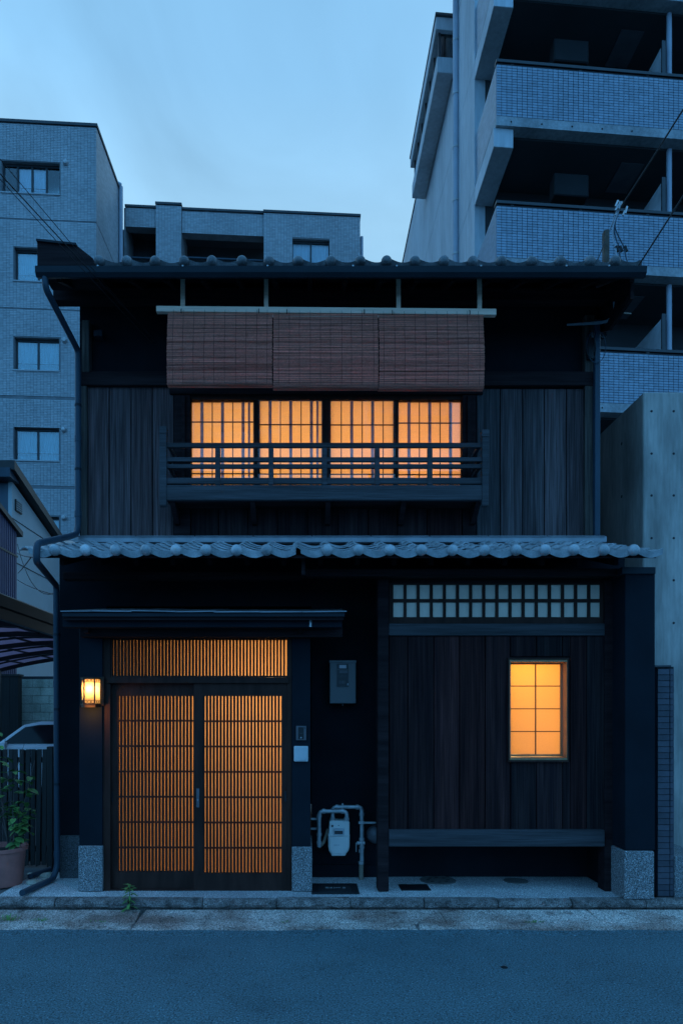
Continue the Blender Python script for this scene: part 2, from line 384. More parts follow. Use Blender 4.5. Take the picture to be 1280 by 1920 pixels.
# gutter: two rows of concrete slabs, each slab its own piece
gut = MB().add([(-12, 5.66, -.006), (12, 5.66, -.006), (12, 6.22, -.006), (-12, 6.22, -.006)], [(0, 1, 2, 3)]).build('street_gutter', M['kerb']); struct(gut)
def gslab(x0, x1, y0, y1, za, zb):
    g = .0015 + R.random() * .002
    d = [R.uniform(-.002, .002) for _ in range(4)]
    sk = R.uniform(-.03, .03)
    m = MB().hexa([(x0 + g, y0, -.01), (x1 - g, y0, -.01), (x1 - g + sk, y1, -.01), (x0 + g + sk, y1, -.01),
                   (x0 + g, y0 + .004, za + d[0]), (x1 - g, y0 + .004, za + d[1]), (x1 - g + sk, y1, zb + d[2]), (x0 + g + sk, y1, zb + d[3])])
    return m.build('gutter_slab', M['slab'], gut, bevel=.004)
xk = X(795, 6.2)
for k in range(-6, 6):
    gslab(xk + .14 + k * 1.34, xk + .14 + (k + 1) * 1.34, 5.883, 6.185, .008, .034)
for k in range(-6, 7):
    gslab(xk - .13 + k * 1.2, xk - .13 + (k + 1) * 1.2, 5.69, 5.871, .004, .012)
kroot = MB().box(-12, 12, 6.225, 6.3, -.02, ZP - .03).build('kerb', M['kerb']); struct(kroot)
for k in range(-10, 7):
    x0, x1 = xk + k * .67 + .005, xk + (k + 1) * .67 - .005
    h = ZP + R.uniform(-.004, .006)
    poly = [(6.240, .0), (6.222, .032), (6.188, .058), (6.186, .082), (6.206, h - .010), (6.240, h + .001), (6.30, h + .001), (6.30, .0)]
    me = MB()
    n = 14
    for i in range(n):      # slightly uneven front edge
        pass
    secs = []
    for i in range(n + 1):
        t = x0 + (x1 - x0) * i / n
        secs.append([(t, y + (R.uniform(-.008, .005) if 0 < j < 5 else 0), z + (R.uniform(-.007, .004) if 1 < j < 5 else 0)) for j, (y, z) in enumerate(poly)])
    vs = [p for s_ in secs for p in s_]; q = len(poly); fs = []
    for i in range(n):
        for j in range(q):
            fs.append((i * q + j, i * q + (j + 1) % q, (i + 1) * q + (j + 1) % q, (i + 1) * q + j))
    fs += [tuple(range(q)), tuple(range(n * q, (n + 1) * q))[::-1]]
    me.add(vs, fs, True).build('kerb_stone', M['kerb'], kroot)

# ------------------------------------------------------------------ the townhouse
YW, YB, YE, YU = 7.1, 6.5, 5.9, 6.3
H = thing('townhouse', 'dark two-storey timber townhouse with glowing lattice doors and tiled eaves', 'house', (.2, 7.1, ZP))

# shell: side and back walls, floor between the storeys
XL, XR = X(150, YW), X(1116, YW)
MB().box(XL - .02, XL + .10, 7.24, 13, ZP, 6.6).box(XR - .12, XR, 7.24, 13, ZP, 6.6).box(XL + .1, XR - .12, 12.88, 13, ZP, 6.6).build('side_wall', M['plaster'], H)
# upper front wall
UW = MB()
UW.pbox(150, 520, 1116, 736, 7.12, .14)
UW.pbox(150, 736, 345, 1012, 7.125, .12).pbox(880, 736, 1116, 1012, 7.125, .12)
UW.pbox(345, 916, 880, 1012, 7.125, .12)
UW.build('upper_wall', M['plaster'], H)
one('beam', M['beam'], H, 150, 696, 1116, 722, 7.05, .075, bevel=.004)
one('beam', M['beam'], H, 318, 722, 905, 738, 7.07, .055, bevel=.003)
one('corner_post', M['old_wood'], H, 154, 600, 168, 697, 7.045, .08, bevel=.004)
one('corner_post', M['old_wood'], H, 152, 723, 163, 1004, 7.055, .07, bevel=.004)
one('corner_post', M['old_wood'], H, 1096, 590, 1114, 697, 7.045, .08, bevel=.004)
one('corner_post', M['old_wood'], H, 1096, 723, 1114, 1004, 7.055, .07, bevel=.004)
one('window_post', M['beam'], H, 326, 740, 357, 1006, 7.09, .04, bevel=.003)
one('window_post', M['beam'], H, 867, 740, 892, 1006, 7.09, .04, bevel=.003)
one('window_post', M['beam'], H, 341, 742, 347, 915, 7.06, .035, bevel=.002)
one('window_post', M['beam'], H, 876, 742, 882, 915, 7.06, .035, bevel=.002)
def planks(xs, y0, y1, Y, m, dep=.02):
    for a, b in zip(xs, xs[1:]):
        d = R.uniform(-.003, .003)
        MB().pbox(a + .9, y0, b - .9, y1, Y + d, dep - d).build('plank', m, H, bevel=.0025)
planks([164, 205, 246, 286, 326], 723, 1005, 7.10, M['plank'])
planks([893, 937, 979, 1020, 1061, 1096], 729, 1005, 7.10, M['plank'])
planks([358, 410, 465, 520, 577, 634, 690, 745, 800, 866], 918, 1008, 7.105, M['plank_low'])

# roof over the upper storey
zt = Z(487, 6.32)
poly = [(6.36, zt - .085), (10, zt - .085 + .45 * 3.64), (13.4, zt - .085 + .45 * .24), (13.4, zt - .02 + .45 * .24), (10, zt - .02 + .45 * 3.64), (6.36, zt - .02)]
UR = MB().prism(poly, 'x', X(70, YU), X(1200, YU)).build('upper_roof', M['beam'], H)
for i in range(17):
    x = X(100, YU) + i * .335
    q = [(6.40, zt - .155), (7.115, zt - .155 + .45 * .715), (7.115, zt - .088 + .45 * .715), (6.40, zt - .088)]
    MB().prism(q, 'x', x, x + .045).build('rafter', M['beam'], UR)
MB().pbox(100, 540, 1185, 562, 6.92, .12).build('eave_purlin', M['beam'], UR)
MB().prism([(6.42, zt - .3), (6.42, zt - .1), (7.22, zt - .1 + .34), (7.22, zt - .18), (6.9, zt - .33)], 'x', X(1183, 6.4), X(1183, 6.4) + .03).build('barge_board', M['beam'], UR)
# upper gutter: a half-round trough
def gutter_poly(Y, z1, z0, d):
    q = []
    for k in range(8):
        a = PI * k / 7
        q.append((Y + d / 2 - d / 2 * math.cos(a), z1 - (z1 - z0) * math.sin(a)))
    return q + [(y + (.006 if y < Y + d / 2 else -.006), z + .0) for y, z in reversed([(q[0][0], q[0][1]), (q[-1][0], q[-1][1])])]
gp = [(6.215, Z(498, 6.215)), (6.222, Z(510, 6.222)), (6.25, Z(520, 6.25)), (6.30, Z(523, 6.30)), (6.33, Z(512, 6.33)), (6.335, Z(500, 6.335)), (6.33, Z(500, 6.33)), (6.32, Z(511, 6.32)), (6.29, Z(519, 6.29)), (6.25, Z(515, 6.25)), (6.23, Z(507, 6.23)), (6.223, Z(498, 6.223))]
GU = MB().prism(gp, 'x', X(66, 6.22), X(1212, 6.22)).build('upper_gutter', M['gutter'], H)
for px in (182, 341, 500, 660, 742, 900, 1060, 1140):
    MB().pbox(px, 496.5, px + 3, 499, 6.21, .13).build('gutter_hanger', M['galv'], GU)
# the dark end wall piece rising at the left of the roof
MB().prism([(X(70, 6.42), Z(498, 6.42)), (X(70, 6.42), Z(449, 6.42)), (X(141, 6.42), Z(457, 6.42)), (X(175, 6.42), Z(484, 6.42)), (X(178, 6.42), Z(498, 6.42))], 'y', 6.42, 6.8).build('roof_end_wall', M['beam'], UR, bevel=.006)
MB().prism([(X(68, 6.40), Z(451, 6.40)), (X(68, 6.40), Z(447, 6.40)), (X(143, 6.40), Z(455, 6.40)), (X(143, 6.40), Z(459, 6.40))], 'y', 6.40, 6.82).build('end_wall_cap', M['gutter'], UR)

# tiles
def tile_mesh(eave, cap=True):
    def wv(u):
        if abs(u) < .05: return .026 * (1 + math.cos(PI * u / .05)) / 2
        return -.025 * math.sin(PI * max(0, min(1, (u - .05) / .205)))
    us = [-.05, -.036, -.02, 0, .02, .036, .05, .075, .105, .135, .165, .195, .225, .252]
    n = len(us); vs = []; fs = []
    def zz(y): return .013 - .0215 * y / .30
    for (y, dz) in ((0, 0), (.30, 0), (.30, -.010), (0, -.010)):
        vs += [(u, y, wv(u) + zz(y) + dz) for u in us]
    for r_ in range(4):
        for i in range(n - 1):
            a = r_ * n + i; b = ((r_ + 1) % 4) * n + i
            fs.append((a, a + 1, b + 1, b))
    fs += [(0, n, 2 * n, 3 * n), (n - 1, 4 * n - 1, 3 * n - 1, 2 * n - 1)]
    m = MB().add(vs, fs, True)
    if eave:
        for (y0, y1) in ((-.012, .004),):
            vv = []
            for y, dz in ((y0, .006), (y1, .006), (y1, -.040), (y0, -.046)):
                vv += [(u, y, wv(u) + .02 + dz - (.006 * math.sin(PI * max(0, min(1, (u - .05) / .2))) if dz < 0 else 0)) for u in us[5:]]
            k = n - 5; ff = []
            for r_ in range(4):
                for i in range(k - 1):
                    a = r_ * k + i; b = ((r_ + 1) % 4) * k + i; ff.append((a, a + 1, b + 1, b))
            ff += [(0, k, 2 * k, 3 * k), (k - 1, 4 * k - 1, 3 * k - 1, 2 * k - 1)]
            m.add(vv, ff, True)
        prof = [(.0001, -.044), (.018, -.041), (.033, -.033), (.044, -.020), (.049, -.004), (.050, .010), (.046, .03)]
        if cap: m.lathe(prof, (0, -.012, .008), 'y', 18)
    return m
def make_tile(eave, m, keepcap=True):
    mb = tile_mesh(eave, keepcap)
    xs = list(zip(*mb.v)); c = Vector([(min(q) + max(q)) / 2 for q in xs])
    o = mb.build('eave_tile' if eave else 'roof_tile', m, None)
    # keep origin at the tile's hump foot
    for v in o.data.vertices: v.co += c
    C.objects.unlink(o)
    return o
# lower roof
caps_low = [47, 104, 162, 218, 275, 331, 387, 444, 500, 556, 613.5, 671.5, 730, 789, 847, 907, 966, 1020, 1074, 1130, 1186]
ze = Z(1033, YE); slope = math.atan2(.345, 1.10)
LR = MB().prism([(5.93, ze - .055), (7.12, ze - .055 + .312 * 1.19), (7.12, ze - .03 + .312 * 1.19), (5.93, ze - .03)], 'x', X(62, YE), X(1232, YE)).build('lower_roof', M['beam'], H)
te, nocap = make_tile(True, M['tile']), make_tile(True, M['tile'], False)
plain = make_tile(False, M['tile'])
for px in caps_low:
    for j in range(5):
        s = .232 * j
        c = Vector((X(px, YE), YE + s * math.cos(slope), ze + s * math.sin(slope) + R.uniform(-.0015, .0015)))
        src = plain if j else (nocap if px in (556, 47) else te)
        o_ = inst(src, 'roof_tile' if j else 'eave_tile', c, LR, (slope + R.uniform(-.006, .006), R.uniform(-.01, .01), R.uniform(-.008, .008)))
        if src is nocap and px == 556: o_['label'] = 'eave tile that has lost its round end cap'
# flashing strip along the wall
FL = MB().pbox(146, 1005.5, 1137, 1016.5, 6.98, .13).build('wall_flashing', M['sheet'], LR, bevel=.004)
for px in range(146, 1130, 110):
    MB().pbox(px, 1004.3, px + 108, 1006, 6.965, .14).build('flashing_board', M['sheet'], FL, bevel=.002)
for i in range(16):
    x = X(78, YE) + .05 + i * .335
    MB().prism([(6.2, ze - .06), (7.1, ze - .125 + .312 * 1.11), (7.1, ze - .058 + .312 * 1.11), (6.2, ze + .007)], 'x', x, x + .04).build('rafter', M['beam'], LR)
MB().pbox(565, 1066, 1205, 1080, 6.32, .12).build('eave_purlin', M['beam'], LR, bevel=.004)
MB().pbox(118, 1072, 565, 1086, 6.6, .12).build('eave_purlin', M['beam'], LR, bevel=.004)
MB().pbox(565, 1044, 572, 1078, 6.05, .05).build('drip_bracket', M['beam'], LR)
# upper roof tiles
caps_up = [188, 239, 292, 346, 398, 454, 504.5, 559, 620, 675, 724, 777, 831, 885, 938.5, 995, 1048, 1104, 1151]
sl2 = math.atan(.45)
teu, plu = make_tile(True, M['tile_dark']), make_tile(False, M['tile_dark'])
zt2 = Z(493, 6.34)
for px in caps_up:
    for j in range(3):
        s = .232 * j
        c = Vector((X(px, 6.34), 6.34 + s * math.cos(sl2), zt2 + s * math.sin(sl2) + R.uniform(-.003, .003)))
        inst(teu if j == 0 else plu, 'eave_tile' if j == 0 else 'roof_tile', c, UR, (sl2 + R.uniform(-.01, .01), R.uniform(-.02, .02), 0))
MB().prism([(6.95, zt2 + .27), (10, zt2 + 1.63), (13.4, zt2 + .12), (13.4, zt2 + .16), (10, zt2 + 1.68), (6.95, zt2 + .31)], 'x', X(70, YU), X(1195, YU)).build('rear_roof_covering', M['tile_dark'], UR)

# downpipe on the left, with its bends
pts = [(X(84, 6.27), 6.27, Z(505, 6.27)), (X(86, 6.27), 6.27, Z(541, 6.27)), (X(147, 6.98), 6.98, Z(658, 6.98)), (X(147, 6.98), 6.98, Z(988, 6.98)),
       (X(143, 6.9), 6.9, Z(1002, 6.9)), (X(130, 6.6), 6.6, Z(1006, 6.6)), (X(70, 5.84), 5.84, Z(1019, 5.84)), (X(68.5, 5.84), 5.84, Z(1052, 5.84)), (X(106, 6.96), 6.96, Z(1098, 6.96)), (X(107.5, 6.96), 6.96, Z(1625, 6.96)),
       (X(100, 6.9), 6.9, Z(1648, 6.9)), (X(42, 6.30), 6.30, .155)]
DP = MB().tube(smooth_path(pts, .055), .030, 14).build('downpipe', M['pipe'], H)
for a, b, r in ((2, .5, .035), (3, .0, .035), (8, .35, .034), (9, .0, .035)):
    p = Vector(pts[a]); d = (Vector(pts[a + 1 if a != 9 else 10]) - p).normalized()
    q = p.lerp(Vector(pts[a + 1]), b) if b else p - (Vector(pts[a]) - Vector(pts[a - 1])).normalized() * .13
    d = d if b else (Vector(pts[a]) - Vector(pts[a - 1])).normalized()
    MB().tube([q - d * .03, q + d * .03], r, 14).build('pipe_collar', M['pipe'], DP)
for yy in (760, 880, 1190, 1330, 1470):
    Yp = 6.98 if yy < 1000 else 6.96; px = 147 if yy < 1000 else 107.5
    MB().tube([P(px, yy, Yp) - Vector((0, 0, .012)), P(px, yy, Yp) + Vector((0, 0, .012))], .034, 14).build('pipe_clip', M['gutter'], DP)
one('flat_downpipe', M['pipe'], H, 1114.5, 598, 1125, 1004, 7.0, .06, bevel=.006)

# ------------------------------------------------------------------ upper windows
WY = 7.14
MB().pbox(345, 742, 880, 749, WY - .02, .10).pbox(345, 911, 880, 917, WY - .02, .10).pbox(345, 749, 357, 911, WY - .02, .10).pbox(866, 749, 880, 911, WY - .02, .10).build('window_frame', M['frame'], H)
panels = [(359.5, 475, 745.5, 791), (487, 603, 750, 796), (620, 737.5, 750, 796.5), (747, 863.5, 748, 793)]
for i, (a, b, t, hb) in enumerate(panels):
    Yp = WY + (.0 if i in (1, 2) else .03)
    e = 6
    W_ = MB().pbox(a - e, 747, a, 914, Yp, .03).pbox(b, 747, b + e, 914, Yp, .03).pbox(a, 747, b, t, Yp, .03).pbox(a, 910.5, b, 914, Yp, .03).build('sliding_window', M['frame'], H)
    one('paper_pane', M['paper'], W_, a - 2, t - 1, b + 2, 912, Yp + .02, .004)
    n = 6; w_ = (b - a) / n
    wide0 = 1 if i in (0, 2, 3) else 2
    for k in range(1, n):
        x = a + k * w_
        if i == 0 and k % 2 == 1 or i != 0 and (k + i) % 2 == 0:
            one('slat', M['slat_grey'], W_, x - 2.9, t, x + 2.9, 911, Yp + .003, .012)
        else:
            one('muntin', M['muntin'], W_, x - .9, t, x + .9, 911, Yp + .010, .008)
    if i in (0, 1): one('slat', M['slat_grey'], W_, b - 10, t, b - 6, 911, Yp + .003, .012)
    for yb in (hb, 888 + i * .6):
        one('muntin', M['muntin'], W_, a, yb - 1, b, yb + 1, Yp - .002, .009)
    one('glass_pane', M['glass'], W_, a - 3, 748, b + 3, 912, Yp - .012, .004)
# stile between the middle panels
one('window_mullion', M['frame'], H, 604, 748, 619, 914, WY - .01, .07)
one('window_mullion', M['frame'], H, 476, 748, 486, 914, WY + .005, .06)
one('window_mullion', M['frame'], H, 738.5, 748, 746, 914, WY + .005, .06)

def room(x0, x1, y0, y1, z0, z1, name='room_interior'):
    t = .03
    m = MB().box(x0 - t, x1 + t, y1, y1 + t, z0 - t, z1 + t)
    m.box(x0 - t, x0, y0, y1, z0, z1).box(x1, x1 + t, y0, y1, z0, z1)
    m.box(x0 - t, x1 + t, y0, y1, z0 - t, z0).box(x0 - t, x1 + t, y0, y1, z1, z1 + t)
    return m.build(name, M['room'], H)
def lamp(loc, watt, col, r=.08):
    l = bpy.data.lights.new('room_lamp', 'POINT'); l.energy = watt; l.color = col; l.shadow_soft_size = r
    o = bpy.data.objects.new('room_lamp', l); C.objects.link(o); place(o, loc, H); return o
room(X(340, 7.26), X(884, 7.26), 7.265, 9.6, Z(930, 7.26), Z(730, 7.26))
WARM = (1, .68, .33)
for px, wt in ((430, 1.05), (612, .85), (800, 1.0)):
    lamp((X(px, 7.26), 8.05, Z(852, 7.26)), wt * .72, WARM if px < 700 else (1, .585, .31), .12)

# ------------------------------------------------------------------ balcony
BY = 6.74
BA = one('balcony', M['balcony'], H, 308, 909, 905, 937, BY, .05, bevel=.004)
MB().box(X(310, BY), X(903, BY), BY + .05, 7.09, Z(934, BY), Z(926, BY)).build('balcony_floor', M['beam'], BA)
for a, b in ((830, 838.5), (857, 865), (870, 877.5), (895.5, 907)):
    one('rail', M['balcony'], BA, 312, a, 903, b, BY + .012, .035, bevel=.003)
    for sx in (314, 897):
        MB().box(X(sx, BY), X(sx + 5, BY), BY + .05, 7.085, Z(b, BY) + .002, Z(a, BY) - .002).build('side_rail', M['balcony'], BA)
for px in (408, 508, 608.5, 707, 806):
    one('baluster', M['balcony'], BA, px - 4.5, 838.8, px + 4.5, 908.8, BY + .004, .05, bevel=.003)
for a, b, t in ((299, 312, 799), (903.5, 916, 805)):
    one('end_post', M['balcony'], BA, a, t + 13, b, 948, BY - .012, .065, bevel=.003)
    one('post_cap', M['balcony'], BA, a - .7, t, b + .7, t + 13, BY - .02, .075, bevel=.003)
for px in (322, 470, 610, 750, 888):
    MB().prism([(6.8, Z(937, BY)), (7.09, Z(937, BY)), (7.09, Z(985, 7.09)), (7.04, Z(985, 7.09))], 'x', X(px, 6.9), X(px, 6.9) + .05).build('bracket', M['beam'], BA)

# ------------------------------------------------------------------ blinds on their rail
BLY = 6.45
BR = thing('blind_rail', 'pale wooden rail hung on four thin posts under the upper eave', 'rail', (X(612, BLY), BLY, Z(581, BLY)))
m = MB(); x0, x1 = X(293, BLY), X(930, BLY)
m.hexa([(x0, BLY, Z(583.5, BLY)), (x1, BLY, Z(590, BLY)), (x1, BLY + .05, Z(590, BLY)), (x0, BLY + .05, Z(583.5, BLY)),
        (x0, BLY, Z(573, BLY)), (x1, BLY, Z(578.5, BLY)), (x1, BLY + .05, Z(578.5, BLY)), (x0, BLY + .05, Z(573, BLY))])
m.build('rail_bar', M['pale_wood'], BR, bevel=.003)
for px in (342.5, 499, 747, 899):
    MB().pbox(px - 4, 515, px + 4, 579, BLY + .052, .03).build('hanger', M['pale_wood'], BR, bevel=.002)
MB().pbox(316, 584, 905, 594, BLY + .03, .015).build('batten', M['pale_wood'], BR)
for i, (a, b, bot) in enumerate(((315, 511, 722), (512.5, 708, 727), (709.5, 905, 728.5))):
    lab = ['leftmost of three brown reed blinds over the upper windows', 'middle reed blind of three, hanging over the upper windows', 'rightmost of three brown reed blinds over the upper windows'][i]
    T = thing('reed_blind', lab, 'blind', ((X(a, BLY) + X(b, BLY)) / 2, BLY - .01, Z(588, BLY)), 'reed blinds over the upper windows')
    zt_, zb_ = Z(590 + i * 1.5, BLY), Z(bot, BLY) ; Lh = zt_ - zb_
    prof = []
    nst = int(Lh / .0062)
    for k in range(nst):
        t = k / nst
        prof.append((BLY - .012 - .035 * math.sin(t * PI * .85) ** 2 - .02 * t, zt_ - Lh * t))
    y0, z0 = prof[-1]                                   # the rolled lower edge curling back under
    for k in range(1, 16):
        aa = PI * k / 15
        prof.append((y0 + .045 * (1 - math.cos(aa)), z0 - .020 * math.sin(aa)))
    mm = MB(); rr = random.Random(i)
    for k, (y, z) in enumerate(prof):
        wob = rr.uniform(-.001, .001); r = .0030 * rr.uniform(.6, 1.2)
        xa = X(a, BLY) + rr.uniform(-.002, .004) - (.003 if k > nst else 0); xb = X(b, BLY) + rr.uniform(-.004, .002)
        xm = (xa + xb) / 2
        mm.tube([(xa, y, z + wob), (xm, y + rr.uniform(-.0012, .0012), z + rr.uniform(-.0018, .0018)), (xb, y, z - wob)], r, 5)
    mm.build('reed_mat', M['reed'], T, kind='stuff', fix=False)
    nc = 10
    for k in range(nc):
        x = X(a, BLY) + (X(b, BLY) - X(a, BLY)) * (k + .5) / nc + R.uniform(-.006, .006)
        MB().tube([(x + R.uniform(-.001, .001), y - .0042, z) for y, z in prof[::9]] , .0016, 4).build('cord', M['cord'], T)
        MB().tube([(x, BLY - .012, zt_ - .002), (x, BLY - .004, zt_ + .045)], .0016, 4).build('cord', M['cord'], T)
    for fx in (.13, .87):
        x = X(a, BLY) + (X(b, BLY) - X(a, BLY)) * fx
        MB().tube(smooth_path([(x, BLY + .0, zt_ + .055), (x, BLY - .02, zt_ + .04), (x, BLY - .02, zt_ + .015), (x, BLY - .005, zt_ + .012)], .01), .004, 6).build('hook', M['iron'], T)

# ------------------------------------------------------------------ ground floor: walls
one('lower_wall', M['plaster'], H, 112, 1046, 1170, 1137, 7.1, .13)
one('lower_wall', M['plaster'], H, 584, 1137, 712, 1650, 7.1, .13)
one('lower_wall', M['plaster'], H, 112, 1137, 200, 1650, 7.102, .13)
one('lower_wall', M['plaster'], H, 708, 1137, 950, 1650, 7.1, .13)
one('lower_wall', M['plaster'], H, 1070, 1137, 1172, 1650, 7.1, .13)
one('lower_wall', M['plaster'], H, 948, 1430, 1072, 1650, 7.101, .13)
one('lower_wall', M['plaster'], H, 948, 1137, 1072, 1230, 7.101, .13)
one('plinth', M['plinth_dark'], H, 113, 1567, 151, 1634, 7.05, .05, bevel=.004)
one('plinth', M['plinth_dark'], H, 112, 1634, 153, 1652, 7.03, .07, bevel=.004)
one('wall_base', M['plaster'], H, 584, 1622, 712, 1650, 7.075, .03)

# entrance bay
one('pillar', M['plaster_blue'], H, 149, 1176, 192, 1586, YB, .6, bevel=.004)
one('pillar', M['plaster_blue'], H, 547, 1176, 582, 1588, YB, .6, bevel=.004)
one('plinth', M['plinth'], H, 147, 1586, 192, 1671.5, YB - .015, .63, bevel=.006)
one('plinth', M['plinth'], H, 547, 1588, 585, 1671.5, YB - .015, .63, bevel=.006)
one('bay_wall', M['plaster'], H, 192, 1172, 547, 1192, YB + .03, .55)
one('door_jamb', M['frame'], H, 192, 1192, 207, 1672, YB + .025, .14, bevel=.003)
one('door_jamb', M['frame'], H, 538, 1192, 547, 1672, YB + .025, .14, bevel=.003)
one('door_lintel', M['frame'], H, 199, 1270, 541, 1281, YB + .004, .026, bevel=.003)
one('door_sill', M['frame'], H, 207, 1668, 538, 1674, YB + .03, .16, bevel=.002)
# transom lattice
TY = YB + .035
TR = MB().pbox(207, 1191, 538, 1199, TY, .07).pbox(207, 1267, 538, 1270, TY, .07).build('transom', M['frame'], H)
n = 52; pitch = (538 - 208) / n
base = MB().box(-.0082, .0082, -.0225, .0225, -.5 * (Z(1199, TY) - Z(1268, TY)), .5 * (Z(1199, TY) - Z(1268, TY))).build('slat', M['frame'], TR)
for k in range(n):
    c = Vector((X(208 + pitch * (k + .12), TY), TY + .03, (Z(1199, TY) + Z(1268, TY)) / 2))
    if k == 0: place(base, c, TR)
    else: inst(base, 'slat', c, TR)
one('paper_pane', M['frost'], TR, 205, 1194, 541, 1271, TY + .062, .004)
# sliding doors
def door(x0, x1, lx0, lx1, ly0, ly1, Y, n, bars):
    D = MB().pbox(x0, 1274, lx0, 1668, Y, .034).pbox(lx1, 1274, x1, 1668, Y, .034).pbox(lx0, 1274, lx1, ly0, Y, .034).pbox(lx0, ly1, lx1, 1668, Y, .034).build('sliding_door', M['frame'], H)
    p = (lx1 - lx0) / n; hz = (Z(ly0, Y) - Z(ly1, Y)) / 2
    b0 = MB().box(-.0096, .0096, -.0125, .0125, -hz, hz).build('slat', M['frame'], D)
    for k in range(n):
        c = Vector((X(lx0 + p * (k + .22), Y), Y + .018, Z((ly0 + ly1) / 2, Y)))
        if k == 0: place(b0, c, D)
        else: inst(b0, 'slat', c, D)
    for yb in bars:
        one('cross_bar', M['frame'], D, lx0, yb - 1.8, lx1, yb + 1.8, Y + .002, .008)
    one('frosted_pane', M['frost'], D, lx0 - 3, ly0 - 3, lx1 + 3, ly1 + 3, Y + .036, .004)
    return D
bars = [1351.5, 1399, 1446.6, 1494, 1541.5, 1589]
DL = door(207, 372, 219, 362.5, 1305, 1634, YB + .075, 22, bars)
DR = door(363.5, 538, 380, 527.5, 1305, 1637, YB + .033, 23, [b + .8 for b in bars])
one('handle', M['grey_pl'], DR, 368.2, 1478.5, 373.8, 1514, YB + .027, .012, bevel=.002)
one('lock', M['chrome'], DR, 370, 1499, 372, 1501, YB + .022, .01)
one('handle', M['black_pl'], DR, 533, 1484, 537, 1503, YB + .029, .008, bevel=.001)
one('handle', M['black_pl'], DL, 208.5, 1484, 212, 1503, YB + .071, .008, bevel=.001)
room(X(200, 6.7), X(545, 6.7), 6.69, 8.7, ZP + .01, Z(1188, 6.7))
lamp((X(500, 6.7), 7.55, 2.0), 1.6, (1, .61, .30), .12)
lamp((X(300, 6.7), 8.0, 1.25), .12, (1, .52, .22), .12)
# canopy over the entrance
zc0, zc1 = Z(1147, 6.06), Z(1142.5, 7.09)
CA = MB().hexa([(X(119, 6.09), 6.09, zc0 - .07), (X(644, 6.09), 6.09, zc0 - .07), (X(644, 6.09), 7.09, zc1 - .06), (X(119, 6.09), 7.09, zc1 - .06),
                (X(119, 6.09), 6.09, zc0 - .012), (X(644, 6.09), 6.09, zc0 - .012), (X(644, 6.09), 7.09, zc1 - .012), (X(119, 6.09), 7.09, zc1 - .012)]).build('canopy', M['beam'], H)
xs = [115, 172, 246, 330, 402, 487, 566, 648.5]
for a, b in zip(xs, xs[1:]):
    d0, d1 = R.uniform(0, .014), R.uniform(0, .010)
    xa, xb = X(a - 1, 6.05), X(b + 1, 6.05)
    MB().hexa([(xa, 6.045, zc0 - .008 + d0), (xb, 6.045, zc0 - .008 + d1), (xb, 7.09, zc1 - .008 + d1), (xa, 7.09, zc1 - .008 + d0),
               (xa, 6.045, zc0 + d0), (xb, 6.045, zc0 + d1), (xb, 7.09, zc1 + d1), (xa, 7.09, zc1 + d0)]).build('roof_sheet', M['sheet'], CA)
one('fascia', M['gutter'], CA, 117, 1148.5, 646, 1156, 6.065, .022, bevel=.002)
one('canopy_beam', M['plaster_blue'], CA, 118, 1156.5, 641, 1176, 6.15, .10, bevel=.003)
one('gutter_joint', M['galv'], CA, 580, 1157, 584, 1175.5, 6.143, .006, bevel=.002)
one('canopy_beam', M['beam'], CA, 150, 1176.5, 642, 1194, 6.34, .12, bevel=.003)
MB().box(X(560, 6.3), X(566, 6.3), 6.26, 7.09, Z(1188, 6.34), Z(1178, 6.34)).build('canopy_arm', M['beam'], CA)
MB().box(X(160, 6.3), X(168, 6.3), 6.26, 7.09, Z(1188, 6.34), Z(1178, 6.34)).build('canopy_arm', M['beam'], CA)

# right bay
one('bay_post', M['beam'], H, 708, 1078, 728.5, 1671, YB - .02, .16, bevel=.004)
m = MB().hexa([(X(1133, YB), YB, ZP), (X(1152, YB), YB, ZP), (X(1152, YB), YB + .16, ZP), (X(1133, YB), YB + .16, ZP),
               (X(1133, YB), YB, Z(1086, YB)), (X(1152, YB), YB, Z(1086, YB)), (X(1152, YB), YB + .16, Z(1086, YB)), (X(1133, YB), YB + .16, Z(1086, YB))])
m.build('bay_post', M['beam'], H, bevel=.004)
one('bay_head', M['beam'], H, 728.5, 1076, 1133, 1093, YB + .01, .12, bevel=.003)
one('bay_beam', M['balcony'], H, 728.5, 1169, 1133, 1191.5, YB - .005, .12, bevel=.004)
one('bay_rail', M['balcony'], H, 729, 1556, 1133, 1587.5, YB - .03, .09, bevel=.004)
one('bay_back', M['plaster'], H, 729, 1192, 952, 1560, YB + .045, .05)
one('bay_back', M['plaster'], H, 1066, 1192, 1133, 1560, YB + .045, .05)
one('bay_back', M['plaster'], H, 952, 1192, 1066, 1234, YB + .045, .05)
one('bay_back', M['plaster'], H, 952, 1430, 1066, 1560, YB + .045, .05)
MB().box(X(729, YB), X(1133, YB), YB + .06, 7.1, Z(1586, YB), Z(1572, YB)).build('bay_floor', M['beam'], H)
MB().box(X(729, YB), X(1133, YB), YB + .1, 7.1, Z(1092, YB), Z(1080, YB)).build('bay_ceiling', M['beam'], H)
xs = [729, 764, 813, 861, 909, 956.5, 1005, 1054, 1099, 1133]
for a, b in zip(xs, xs[1:]):
    d = R.uniform(-.003, .003)
    segs = [(1192, 1556)] if b <= 957 or a >= 1066 else [(1192, 1231), (1429, 1556)]
    if a == 1054: 
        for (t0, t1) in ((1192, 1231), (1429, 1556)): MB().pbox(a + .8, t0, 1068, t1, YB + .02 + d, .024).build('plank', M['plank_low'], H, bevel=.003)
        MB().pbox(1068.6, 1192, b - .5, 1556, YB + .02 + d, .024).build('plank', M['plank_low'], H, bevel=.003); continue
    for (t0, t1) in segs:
        MB().pbox(a + .8, t0, min(b, 1133) - .8, t1, YB + .02 + d, .024).build('plank', M['plank_low'], H, bevel=.003)
